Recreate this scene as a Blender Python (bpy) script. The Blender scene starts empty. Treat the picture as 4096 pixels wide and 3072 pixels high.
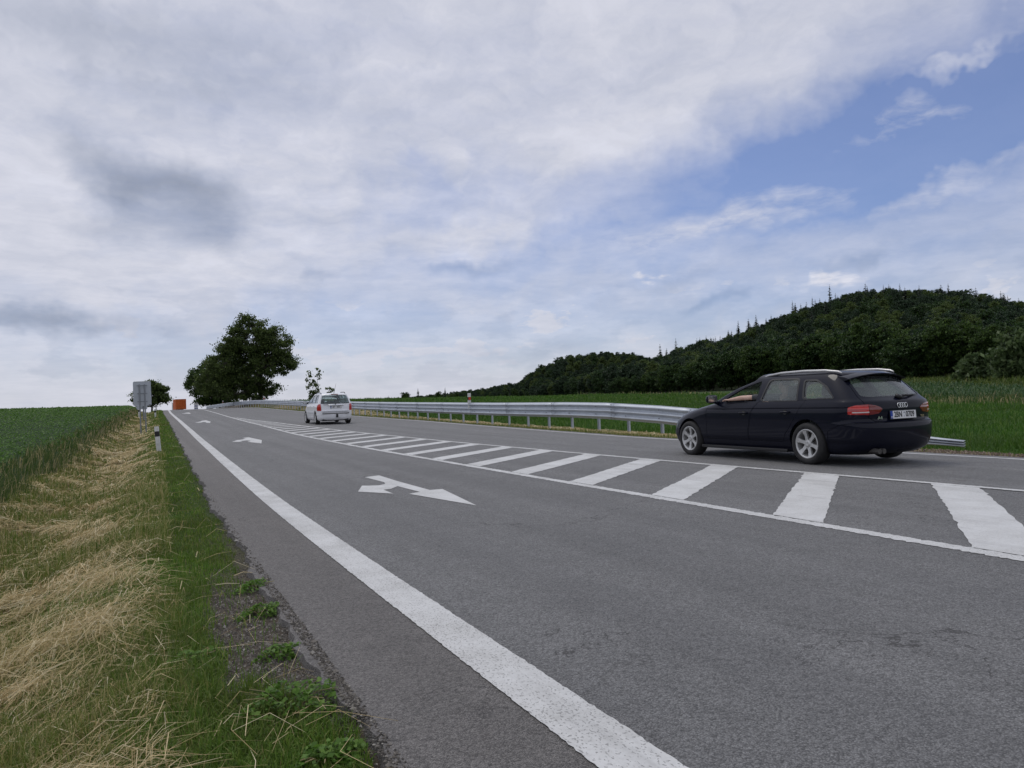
import bpy, bmesh, math, random
import numpy as np
from mathutils import Vector, Matrix
SC = bpy.context.scene
COL = SC.collection
rad = math.radians
rng = np.random.default_rng(7)
random.seed(7)

# ------------------------------------------------------------------ camera
CAM_H = 1.12
cam_d = bpy.data.cameras.new('camera'); cam_o = bpy.data.objects.new('camera', cam_d); COL.objects.link(cam_o)
_R = Matrix(((0.90244664, 0.02367234, -0.43015077), (-0.42924113, -0.03550115, -0.90249195), (-0.03663494, 0.99908923, -0.02187675)))
cam_o.matrix_world = Matrix.Translation((0, 0, CAM_H)) @ _R.to_4x4()
cam_d.sensor_width = 36.0; cam_d.lens = 36.0 * 3076 / 4096
cam_d.clip_start = 0.05; cam_d.clip_end = 6000
SC.camera = cam_o

# ------------------------------------------------------------------ node helpers
class NT:
    def __init__(s, tree): s.t = tree; s.n = tree.nodes; s.l = tree.links
    def new(s, typ, **kw):
        n = s.n.new(typ)
        for k, v in kw.items(): setattr(n, k, v)
        return n
    def put(s, sock, v):
        if v is None: return
        if isinstance(v, bpy.types.NodeSocket): s.l.new(v, sock)
        else:
            if isinstance(v, (tuple, list)) and sock.type == 'RGBA' and len(v) == 3: v = (*v, 1)
            sock.default_value = v
    def m(s, op, a, b=None, c=None, clamp=False):
        n = s.new('ShaderNodeMath', operation=op, use_clamp=clamp)
        s.put(n.inputs[0], a); s.put(n.inputs[1], b); s.put(n.inputs[2], c)
        return n.outputs[0]
    def vm(s, op, a, b=None):
        n = s.new('ShaderNodeVectorMath', operation=op); s.put(n.inputs[0], a); s.put(n.inputs[1], b); return n.outputs[0]
    def noise(s, vec, scale, detail=3, rough=.55, dist=0, out='Fac'):
        n = s.new('ShaderNodeTexNoise'); s.put(n.inputs['Vector'], vec); s.put(n.inputs['Scale'], scale)
        n.inputs['Detail'].default_value = detail; n.inputs['Roughness'].default_value = rough; n.inputs['Distortion'].default_value = dist
        return n.outputs[out]
    def vor(s, vec, scale, feature='F1', out='Distance'):
        n = s.new('ShaderNodeTexVoronoi', feature=feature); s.put(n.inputs['Vector'], vec); s.put(n.inputs['Scale'], scale); return n.outputs[out]
    def mp(s, v, a, b, c=0., d=1., smooth=False):
        n = s.new('ShaderNodeMapRange', interpolation_type='SMOOTHSTEP' if smooth else 'LINEAR'); n.clamp = True
        for i, x in enumerate((v, a, b, c, d)): s.put(n.inputs[i], x)
        return n.outputs[0]
    def mix(s, f, a, b, mode='MIX'):
        n = s.new('ShaderNodeMix', data_type='RGBA', blend_type=mode, clamp_factor=True)
        s.put(n.inputs[0], f); s.put(n.inputs[6], a); s.put(n.inputs[7], b); return n.outputs[2]
    def ramp(s, f, stops):
        n = s.new('ShaderNodeValToRGB'); s.put(n.inputs[0], f); e = n.color_ramp.elements
        while len(e) < len(stops): e.new(.5)
        for q, (p, c) in zip(e, stops): q.position = p; q.color = (*c, 1)
        return n.outputs[0]
    def sep(s, v):
        n = s.new('ShaderNodeSeparateXYZ'); s.put(n.inputs[0], v); return n.outputs
    def comb(s, x, y, z):
        n = s.new('ShaderNodeCombineXYZ'); s.put(n.inputs[0], x); s.put(n.inputs[1], y); s.put(n.inputs[2], z); return n.outputs[0]

# ------------------------------------------------------------------ world: sky with broken cloud, sun
SUN_EL, SUN_AZ = 64.0, -6.0          # azimuth measured from +Y towards +X
W = bpy.data.worlds.new('World'); SC.world = W; W.use_nodes = True
w = NT(W.node_tree); w.n.clear()
sky = w.new('ShaderNodeTexSky', sky_type='NISHITA'); sky.sun_disc = False
sky.sun_elevation = rad(SUN_EL); sky.sun_rotation = rad(SUN_AZ); sky.altitude = 300; sky.air_density = 1.0; sky.dust_density = 0.6; sky.ozone_density = 2.5
dirv = w.new('ShaderNodeTexCoord').outputs['Generated']
dx, dy, dz = w.sep(dirv)
az = w.m('MULTIPLY', w.m('ARCTAN2', dx, dy), 57.2958)
el = w.m('MULTIPLY', w.m('ARCSINE', dz), 57.2958)
zz = w.m('ADD', w.m('MAXIMUM', dz, 0.0), 0.10)
pv = w.comb(w.m('DIVIDE', dx, zz), w.m('DIVIDE', dy, zz), 0.0)          # cloud deck seen in perspective
def blob(a0, e0, sa, se, rot=0.0, warp=None):
    """soft elliptical patch in bearing/elevation (degrees)"""
    mpn = w.new('ShaderNodeMapping', vector_type='TEXTURE'); w.l.new(warp, mpn.inputs[0])
    mpn.inputs[1].default_value = (a0, e0, 0); mpn.inputs[2].default_value = (0, 0, rad(rot)); mpn.inputs[3].default_value = (sa, se, 1)
    ln = w.new('ShaderNodeVectorMath', operation='LENGTH'); w.l.new(mpn.outputs[0], ln.inputs[0])
    return w.mp(ln.outputs['Value'], 1.85, 0.0, 0, 1, True)
def n2d(vec, scale, detail, rough):
    n = w.new('ShaderNodeTexNoise', noise_dimensions='2D'); w.put(n.inputs['Vector'], vec); n.inputs['Scale'].default_value = scale; n.inputs['Detail'].default_value = detail; n.inputs['Roughness'].default_value = rough
    return n.outputs
aev = w.comb(az, el, 0.0)
wn = n2d(aev, 0.16, 4, .6)['Color']
warp = w.vm('ADD', aev, w.vm('MULTIPLY', w.vm('SUBTRACT', wn, (.5, .5, .5)), (16.0, 9.0, 0.0)))
pvw = w.vm('ADD', pv, w.vm('MULTIPLY', wn, (.25, .25, 0)))
calm = w.mp(el, 1.0, 11.0, .30, 1.0)                                   # distant deck looks smoother
def soften(v): return w.m('ADD', .5, w.m('MULTIPLY', w.m('SUBTRACT', v, .5), calm))
nbig = n2d(pv, 0.55, 2, .55)['Fac']
nmid = soften(n2d(pvw, 1.6, 5, .6)['Fac'])
nfin = soften(n2d(pvw, 4.5, 5, .62)['Fac'])
ndir2 = n2d(w.vm('MULTIPLY', aev, (1, 2.4, 1)), 0.17, 5, .58)['Fac']
ndir = ndir2
def acc(*terms):
    o = None
    for b_, k in terms:
        v = b_ if k == 1 else w.m('MULTIPLY', b_, k)
        o = v if o is None else w.m('ADD', o, v)
    return o
warp2 = w.vm('ADD', aev, w.vm('MULTIPLY', w.vm('SUBTRACT', wn, (.5, .5, .5)), (8.0, 4.0, 0.0)))
# openings of blue (positive) and the wisps across them
blue = acc((blob(46, 15.8, 13.5, 3.0, 6, warp2), .86), (blob(61, 20.0, 12, 5.4, 14, warp2), .84), (blob(56, 12.5, 20, 5.0, 5, warp2), .54),
           (blob(20, 15.2, 6, 1.8, 8, warp), .34), (blob(33, 11.0, 15, 1.8, 5, warp), .42), (blob(46, 5.5, 22, 3.4, -2, warp), .46), (blob(10, 4.5, 22, 2.4, 0, warp), .34))
wisp = acc((blob(53.2, 17.0, 4.6, 1.0, 8, warp2), .85), (blob(42, 12.6, 7.5, .9, 8, warp2), .75), (blob(58, 13.5, 6.0, .7, 12, warp), .35), (blob(57, 20.5, 3.2, .5, 25, warp), .35))
stk = n2d(w.vm('MULTIPLY', warp2, (.05, .42, 1)), 1.0, 4, .6)['Fac']
cov = acc((nmid, .30), (nbig, .26), (nfin, .10), (stk, .30))
cov = w.m('ADD', cov, .37)
cov = w.m('SUBTRACT', cov, w.m('MULTIPLY', blue, .95))
cov = w.m('ADD', cov, w.m('MULTIPLY', wisp, w.mp(nfin, .3, .65, .35, 1.05)))
cov = w.mp(cov, -.10, .88, .10, .96)
# low band: small soft cumulus, bright tops and blue-grey bases
low = w.m('MULTIPLY', w.mp(el, 11, 6, 0, 1, True), w.mp(el, .6, 2.5, .3, 1))
puff = w.m('MULTIPLY', w.mp(ndir2, .50, .66, 0, 1, True), low)
bright = acc((blob(36.0, 9.1, 1.5, .55, 0, warp2), .9), (blob(38.6, 9.0, 1.7, .5, 10, warp2), .7), (blob(48.2, 7.3, 2.2, .7, 12, warp2), 1.0), (blob(26.3, 4.2, 1.9, .6, 0, warp2), .8), (blob(23.4, 10.9, 2.6, .55, 3, warp2), .7), (blob(14.5, 6.0, 2.6, .5, 0, warp2), .5), (blob(30.5, 5.2, 2.2, .5, 4, warp2), .5), (blob(53.5, 9.0, 2.0, .5, 10, warp2), .6))
bright = w.m('MULTIPLY', bright, w.mp(nfin, .35, .6, .5, 1.1))
cov2 = w.m('MAXIMUM', w.m('MAXIMUM', cov, w.m('MULTIPLY', puff, .9)), w.m('MINIMUM', bright, .95))
dark = acc((blob(1.2, 15.2, 5.4, 1.7, -20, warp2), 1.0), (blob(-.2, 12.4, 5.0, 1.2, -4, warp2), .45), (blob(-5, 5.9, 5.0, .7, -2, warp2), .8), (blob(-3, 25, 8, 2.6, -8, warp), .5), (blob(9, 22, 12, 2.2, 4, warp), .16), (blob(24, 10.1, 2.8, .45, 3, warp2), .55),
           (blob(37.8, 8.3, 2.6, .55, 12, warp2), .42), (blob(40.4, 6.4, 1.7, .40, 4, warp2), .75), (blob(50.2, 8.7, 2.4, .5, 12, warp2), .55), (blob(26, 3.8, 4.0, .6, 0, warp2), .4), (blob(12.5, 9.5, 1.4, .35, 0, warp2), .35))
relief = acc((nmid, .55), (nfin, .45))
lum = w.mp(relief, .34, .68, .605, .755)
lum = w.m('MULTIPLY', lum, w.m('SUBTRACT', 1.0, w.m('MULTIPLY', dark, .40)))
lum = w.m('MULTIPLY', lum, w.mp(w.m('MULTIPLY', w.mp(ndir2, .52, .40, 0, 1, True), low), 0, 1, 1.0, .90))
lum = w.m('MULTIPLY', lum, w.mp(el, 25, 60, 1.0, .92))
lum = w.m('MULTIPLY', lum, w.m('ADD', 1.0, w.m('MULTIPLY', bright, .12)))
ccol = w.mix(w.mp(lum, .34, .70), (0.79, 0.89, 1.14), (0.955, 0.972, 1.09))
SKY_K = 0.10
cloud = w.new('ShaderNodeVectorMath', operation='SCALE'); w.put(cloud.inputs[0], ccol); w.put(cloud.inputs['Scale'], w.m('MULTIPLY', lum, 1.0 / SKY_K))
skyc = w.mix(1.0, sky.outputs[0], (0.74, 0.76, .97, 1), 'MULTIPLY')
fin = w.mix(cov2, skyc, cloud.outputs[0])
bg = w.new('ShaderNodeBackground'); w.put(bg.inputs[0], fin); bg.inputs[1].default_value = SKY_K
w.l.new(bg.outputs[0], w.new('ShaderNodeOutputWorld').inputs[0])

sun_d = bpy.data.lights.new('sun', 'SUN'); sun_o = bpy.data.objects.new('sun', sun_d); COL.objects.link(sun_o)
sun_d.energy = 1.0; sun_d.angle = rad(24); sun_d.color = (1.0, .95, .87)
_sd = Vector((math.sin(rad(SUN_AZ)) * math.cos(rad(SUN_EL)), math.cos(rad(SUN_AZ)) * math.cos(rad(SUN_EL)), math.sin(rad(SUN_EL))))
sun_o.rotation_euler = (-_sd).to_track_quat('-Z', 'Y').to_euler()
SC.view_settings.view_transform = 'Standard'; SC.view_settings.look = 'None'
SC.view_settings.exposure = 0.0; SC.view_settings.gamma = 1.0; SC.view_settings.use_curve_mapping = False
SC.cycles.use_denoising = True; W.cycles.sampling_method = 'NONE'
SC.cycles.max_bounces = 8; SC.cycles.transparent_max_bounces = 16; SC.cycles.diffuse_bounces = 3; SC.cycles.glossy_bounces = 3

# ------------------------------------------------------------------ object helpers
MATS = {}
def mat(name, col=(.5, .5, .5), rough=.6, metal=0., spec=.5, coat=0., fn=None):
    """Principled material; fn(nt, bsdf) may wire procedural inputs."""
    if name in MATS: return MATS[name]
    m = bpy.data.materials.new(name); m.use_nodes = True
    t = NT(m.node_tree); b = t.n['Principled BSDF']
    b.inputs['Base Color'].default_value = (*col, 1); b.inputs['Roughness'].default_value = rough
    b.inputs['Metallic'].default_value = metal; b.inputs['Specular IOR Level'].default_value = spec
    b.inputs['Coat Weight'].default_value = coat
    if fn: fn(t, b)
    MATS[name] = m; return m
def setp(o, label=None, category=None, group=None, kind=None):
    for k, v in (('label', label), ('category', category), ('group', group), ('kind', kind)):
        if v: o[k] = v
    return o
def link(name, me, material=None, parent=None, loc=None):
    o = bpy.data.objects.new(name, me); COL.objects.link(o)
    if material is not None and me is not None:
        me.materials.clear(); me.materials.append(material)
    if parent is not None: o.parent = parent
    if loc is not None: o.location = loc
    return o
def empty(name, loc=(0, 0, 0), rz=0.0):
    o = bpy.data.objects.new(name, None); COL.objects.link(o); o.location = loc; o.rotation_euler = (0, 0, rz); o.empty_display_size = .2; return o
def copy_tree(o, parent=None):
    c = o.copy(); COL.objects.link(c)
    if parent is not None: c.parent = parent
    for ch in o.children: copy_tree(ch, c)
    return c
def np_mesh(name, V, quads=None, tris=None, smooth=False):
    """fast mesh from arrays"""
    me = bpy.data.meshes.new(name); V = np.asarray(V, np.float32)
    nq = 0 if quads is None else len(quads); nt = 0 if tris is None else len(tris)
    me.vertices.add(len(V)); me.vertices.foreach_set('co', V.ravel())
    idx = []
    if nq: idx.append(np.asarray(quads, np.int32).ravel())
    if nt: idx.append(np.asarray(tris, np.int32).ravel())
    idx = np.concatenate(idx); me.loops.add(len(idx)); me.loops.foreach_set('vertex_index', idx)
    me.polygons.add(nq + nt)
    st = np.concatenate([np.arange(nq) * 4, nq * 4 + np.arange(nt) * 3]).astype(np.int32)
    me.polygons.foreach_set('loop_start', st)
    me.polygons.foreach_set('use_smooth', np.full(nq + nt, smooth))
    me.update(calc_edges=True); me.validate(); return me
class MB:
    """collects simple shapes into one mesh"""
    def __init__(s): s.v = []; s.f = []
    def add(s, vs, fs):
        o = len(s.v); s.v += [tuple(p) for p in vs]; s.f += [tuple(i + o for i in q) for q in fs]; return s
    def box(s, c, d, rz=0.0, rx=0.0):
        M = Matrix.Rotation(rz, 3, 'Z') @ Matrix.Rotation(rx, 3, 'X'); hx, hy, hz = d[0] / 2, d[1] / 2, d[2] / 2
        vs = [Vector(c) + M @ Vector((sx * hx, sy * hy, sz * hz)) for sz in (-1, 1) for sx, sy in ((-1, -1), (1, -1), (1, 1), (-1, 1))]
        return s.add(vs, [(3, 2, 1, 0), (4, 5, 6, 7), (0, 1, 5, 4), (1, 2, 6, 5), (2, 3, 7, 6), (3, 0, 4, 7)])
    def tube(s, pts, radii, n=8, cap=True):
        pts = [Vector(p) for p in pts]; vs = []; fs = []
        if not hasattr(radii, '__len__'): radii = [radii] * len(pts)
        up = None
        for i, p in enumerate(pts):
            d = (pts[min(i + 1, len(pts) - 1)] - pts[max(i - 1, 0)]).normalized()
            a = d.orthogonal().normalized() if up is None else (up - d * up.dot(d)).normalized()
            up = a; b = d.cross(a)
            for k in range(n):
                t = 2 * math.pi * k / n; vs.append(p + (a * math.cos(t) + b * math.sin(t)) * radii[i])
        for i in range(len(pts) - 1):
            for k in range(n):
                fs.append((i * n + k, i * n + (k + 1) % n, (i + 1) * n + (k + 1) % n, (i + 1) * n + k))
        if cap: fs += [tuple(range(n))[::-1], tuple((len(pts) - 1) * n + k for k in range(n))]
        return s.add(vs, fs)
    def prism(s, poly, axis, a, b):
        """polygon (2D) extruded along an axis: 'x': poly=(y,z), 'y': (x,z), 'z': (x,y)"""
        def P(u, v, t): return {'x': (t, u, v), 'y': (u, t, v), 'z': (u, v, t)}[axis]
        n = len(poly); vs = [P(*p, a) for p in poly] + [P(*p, b) for p in poly]
        return s.add(vs, [tuple(range(n)), tuple(range(2 * n - 1, n - 1, -1))] + [(i, n + i, n + (i + 1) % n, (i + 1) % n)[::-1] for i in range(n)])
    def lathe(s, prof, n=32, axis='x', c=(0, 0, 0)):
        """profile [(t along axis, r)]"""
        vs = []; m = len(prof)
        for k in range(n):
            a = 2 * math.pi * k / n
            for t, r in prof:
                q = {'x': (t, r * math.cos(a), r * math.sin(a)), 'z': (r * math.cos(a), r * math.sin(a), t)}[axis]
                vs.append((q[0] + c[0], q[1] + c[1], q[2] + c[2]))
        return s.add(vs, [(k * m + i, k * m + i + 1, ((k + 1) % n) * m + i + 1, ((k + 1) % n) * m + i) for k in range(n) for i in range(m - 1)])
    def mesh(s, name, smooth=False, angle=None, bevel=0, fix=True):
        me = bpy.data.meshes.new(name); me.from_pydata(s.v, [], s.f)
        bm = bmesh.new(); bm.from_mesh(me)
        if fix: bmesh.ops.recalc_face_normals(bm, faces=bm.faces)
        if bevel: bmesh.ops.bevel(bm, geom=[e for e in bm.edges if e.calc_face_angle(0) > .5], offset=bevel, segments=2, affect='EDGES', profile=.6)
        bm.to_mesh(me); bm.free()
        if smooth:
            me.shade_smooth()
            if angle: me.set_sharp_from_angle(angle=rad(angle))
        return me
    def build(s, name, material, parent=None, loc=None, **kw): return link(name, s.mesh(name, **kw), material, parent, loc)

# ------------------------------------------------------------------ the lie of the land
def hermite(P):
    """monotone cubic through points, for arrays"""
    P = np.array(P, float); x, y = P[:, 0], P[:, 1]; hh = np.diff(x); d = np.diff(y) / hh; m = np.zeros(len(x))
    for i in range(1, len(x) - 1):
        if d[i - 1] * d[i] > 0: w1, w2 = 2 * hh[i] + hh[i - 1], hh[i] + 2 * hh[i - 1]; m[i] = (w1 + w2) / (w1 / d[i - 1] + w2 / d[i])
    m[0], m[-1] = d[0], d[-1]
    def f(t):
        t = np.clip(np.asarray(t, float), x[0], x[-1]); i = np.clip(np.searchsorted(x, t) - 1, 0, len(hh) - 1); q = (t - x[i]) / hh[i]
        return (1 + 2 * q) * (1 - q) ** 2 * y[i] + q * (1 - q) ** 2 * hh[i] * m[i] + q * q * (3 - 2 * q) * y[i + 1] + q * q * (q - 1) * hh[i] * m[i + 1]
    return f
# height of the road along its length: a sag, then a crest near 115 m
prof = hermite([(-50, 0), (8, .004), (17, .035), (28, .14), (39, .31), (53, .52), (75, .90), (90, 1.19), (100, 1.38), (106, 1.48), (112, 1.55), (118, 1.575), (130, 1.53), (160, 1.35), (260, .75), (400, .75)])
def xfall(x, y):
    """slight fall of the far lane to the right"""
    return -.012 * np.clip(np.asarray(x, float) - 8.1, 0, 4.5) * np.interp(y, [0, 18, 36], [1, 1, 0])
def curve(pts):
    P = np.array(pts, float)
    def f(y): return np.interp(y, P[:, 0], P[:, 1])
    yy = np.arange(-60, 330, .5); v = f(yy); k = np.exp(-.5 * (np.arange(-12, 13) / 5.) ** 2); k /= k.sum()
    v = np.convolve(np.pad(v, 12, mode='edge'), k, 'valid')
    return lambda y: np.interp(y, yy, v)
LL = curve([(-40, 1.2), (0, 1.2), (8, 1.22), (22.7, 1.49), (42, 1.74), (56, 1.92), (75, 2.09), (89, 2.2), (107, 2.5), (300, 2.6)])      # left edge line
HL = curve([(-40, 4.85), (3, 4.92), (9, 5.02), (16, 5.03), (29, 5.0), (52, 5.45), (78, 6.05), (102, 6.38), (300, 6.4)])
HR = curve([(-40, 8.4), (5, 8.18), (9, 8.03), (16.6, 7.78), (29.7, 7.18), (55, 6.06), (62, 5.9), (80, 6.2), (102, 6.5), (300, 6.5)])
RE = curve([(-40, 11.6), (7, 11.83), (16, 12.1), (27, 12.45), (45, 12.4), (74, 12.85), (107, 12.85), (130, 10.9), (150, 10.0), (300, 9.8)])
XL = lambda y: LL(y) - .56
XR = lambda y: RE(y) + .38
RAIL = lambda y: np.interp(y, [8, 11, 14, 19, 24, 30, 45, 74, 107, 130, 150, 180], [15.55, 15.15, 14.75, 14.15, 13.80, 13.55, 13.35, 13.8, 13.85, 11.9, 11.1, 10.9])
# hills to the right: ridge elevation seen from the road, degrees, against bearing from +Y
_BIG = np.array([(24, .2), (30, .9), (35.7, 2.0), (37.5, 2.6), (39.3, 3.1), (42.8, 4.1), (44.6, 4.7), (46.2, 5.2), (47.9, 5.5), (49.8, 6.0), (51.9, 5.95), (54, 5.6), (56.1, 5.3), (58.1, 4.6), (60, 3.9), (66, 3.0), (80, 2.0), (100, .3)])
_SML = np.array([(14, 0), (19, .2), (22.7, .5), (26.1, .95), (27.4, 1.7), (29.3, 2.35), (32.1, 2.65), (34.3, 2.45), (36.5, 1.9), (40, 1.4), (46, .6), (60, 0)])
R_BIG, R_SML = 430., 640.
def sstep(t): t = np.clip(t, 0, 1); return t * t * (3 - 2 * t)
def hills(x, y):
    r = np.hypot(x, y); th = np.degrees(np.arctan2(x, y))
    zb = np.tan(np.radians(np.maximum(np.interp(th, _BIG[:, 0], _BIG[:, 1]) - .55, 0))) * R_BIG
    zs = np.tan(np.radians(np.interp(th, _SML[:, 0], _SML[:, 1]))) * R_SML
    r0 = np.interp(th, [30, 45, 60, 90], [215, 165, 120, 120])
    a = zb * sstep((r - r0) / (R_BIG - r0)) ** .9
    b = zs * sstep((r - 430) / (R_SML - 430))
    bank = np.interp(th, [47, 53, 60, 75], [0, .6, 1.5, 2.0]) * sstep((r - 66) / 60)
    return np.maximum(np.maximum(a, b), bank)
_LAT = np.random.default_rng(5).uniform(-1, 1, (256, 256))
def vnoise(x, y, f, seed=0):
    """value noise, -1..1"""
    x = np.asarray(x, float) * f + seed * 17.31; y = np.asarray(y, float) * f + seed * 9.77; i, j = np.floor(x).astype(int), np.floor(y).astype(int); u, v = x - i, y - j
    u, v = u * u * (3 - 2 * u), v * v * (3 - 2 * v); g = lambda a, b: _LAT[a & 255, b & 255]
    return (g(i, j) * (1 - u) + g(i + 1, j) * u) * (1 - v) + (g(i, j + 1) * (1 - u) + g(i + 1, j + 1) * u) * v
def fbm(x, y, f, seed=0): return (vnoise(x, y, f, seed) + .55 * vnoise(x, y, f * 2.17, seed + 3) + .3 * vnoise(x, y, f * 4.6, seed + 7)) * .95
def lump(x, y): return fbm(x, y, .9, 2)
def T(x, y):
    """ground height"""
    x = np.asarray(x, float); y = np.asarray(y, float)
    z = prof(y)
    dl = XL(y) - x
    fl = .10 + .42 * sstep(y / 70.)
    left = np.interp(dl, [0, .25, .8, 1.5, 2.0, 2.6, 3.2, 4.2], [-.035, -.045, -.08, -.30, -.33, -.16, 0, 0])
    left = left + sstep((dl - 2.4) / 1.6) * fl + .006 * np.clip(dl - 4, 0, 60)
    dr = x - XR(y)
    fr = sstep((y - 34) / 55.) * .95 * (1 - sstep((y - 150) / 120.))
    right = np.interp(dr, [0, .3, 1.4, 3.0, 5, 30], [-.03, -.05, -.10, -.40, -.38, -.30]) + fr * sstep((dr - .9) / 2.2) * np.interp(dr, [6, 45], [1, .25]) + xfall(XR(y), y)
    inside = -.06 + xfall(x, y)
    rel = np.where(dl > 0, left, np.where(dr > 0, right, inside))
    off = np.minimum(np.maximum(dl, dr), 3.0)
    rel = rel + np.clip(off, 0, 1.5) / 1.5 * lump(x, y) * .024
    return z + rel + np.where(dr > 0, hills(x, y), 0)
def graded(segs):
    out = [segs[0][0]]
    for a, b, st in segs:
        n = max(1, int(round((b - a) / st))); out += list(np.linspace(a, b, n + 1)[1:])
    return np.array(out)
RUBBER = mat('tyre_rubber', (.014, .014, .015), .8, fn=lambda t, b: t.put(b.inputs['Base Color'], t.ramp(t.noise(t.new('ShaderNodeTexCoord').outputs['Object'], 14, 4, .6), [(.3, (.012, .012, .013)), (.75, (.03, .029, .028))])))
CHASS = mat('dark_chassis', (.02, .02, .022), .7)
# ------------------------------------------------------------------ ground sheet
gx = graded([(-1500, -300, 120), (-300, -60, 20), (-60, -12, 4), (-12, -4, .8), (-4, 2.9, .14), (2.9, 9.8, .9), (9.8, 18, .2), (18, 40, 1.2), (40, 120, 5), (120, 700, 12), (700, 2600, 120)])
gy = graded([(-600, -40, 60), (-40, 0, 4), (0, 30, .4), (30, 130, 1.2), (130, 240, 6), (240, 700, 14), (700, 2800, 140)])
GX, GY = np.meshgrid(gx, gy)
GZ = T(GX, GY)
nx, ny = len(gx), len(gy)
ii = (np.arange(ny - 1)[:, None] * nx + np.arange(nx - 1)[None, :]).ravel()
def m_ground(t, b):
    co = t.new('ShaderNodeTexCoord').outputs['Object']; x, y, z = t.sep(co)
    n1 = t.noise(co, 1.3, 5, .6); n2 = t.noise(co, 14, 4, .6); n3 = t.noise(co, .05, 3, .5); n4 = t.noise(co, 90, 3, .6)
    soil = t.ramp(n2, [(.3, (.055, .045, .034)), (.7, (.12, .10, .08))])
    soil = t.mix(t.mp(n4, .55, .7), soil, (.20, .18, .15))
    grass = t.ramp(n2, [(.3, (.022, .036, .010)), (.7, (.06, .085, .022))])
    strawc = t.ramp(n2, [(.3, (.07, .058, .024)), (.7, (.20, .155, .075))])
    crop = t.ramp(n2, [(.3, (.014, .030, .010)), (.7, (.035, .066, .020))])
    mead = t.ramp(t.m('ADD', t.m('MULTIPLY', n2, .6), t.m('MULTIPLY', n3, .4)), [(.3, (.030, .070, .012)), (.7, (.062, .130, .020))])
    xw = t.m('ADD', x, t.m('MULTIPLY', t.m('SUBTRACT', n1, .5), .5))
    c = t.mix(t.m('MULTIPLY', t.mp(xw, .05, .30), t.mp(y, 9, 5)), grass, soil)                       # bare edge by the asphalt
    c = t.mix(t.mp(xw, -.12, -.4), c, strawc)
    c = t.mix(t.mp(xw, -1.7, -2.2), c, crop)
    c = t.mix(t.mp(x, 8.0, 9.0), c, soil)
    c = t.mix(t.mp(xw, 13.0, 14.0), c, strawc)
    c = t.mix(t.mp(t.m('ADD', xw, t.m('MULTIPLY', n1, 1.2)), 15.6, 16.6), c, mead)
    rr = t.m('SQRT', t.m('ADD', t.m('MULTIPLY', x, x), t.m('MULTIPLY', y, y)))
    c = t.mix(t.m('MULTIPLY', t.mp(rr, 120, 150), t.mp(x, 20, 60)), c, (.020, .030, .012))
    t.put(b.inputs['Base Color'], c); b.inputs['Roughness'].default_value = .95; b.inputs['Specular IOR Level'].default_value = .15
    bp = t.new('ShaderNodeBump'); bp.inputs['Strength'].default_value = .7; bp.inputs['Distance'].default_value = .03
    t.put(bp.inputs['Height'], t.m('ADD', n2, t.m('MULTIPLY', n4, .5))); t.l.new(bp.outputs[0], b.inputs['Normal'])
ground = link('ground', np_mesh('ground', np.stack([GX.ravel(), GY.ravel(), GZ.ravel()], 1), quads=np.stack([ii, ii + 1, ii + nx + 1, ii + nx], 1), smooth=True), mat('ground', fn=m_ground))
setp(ground, kind='structure')

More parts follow.
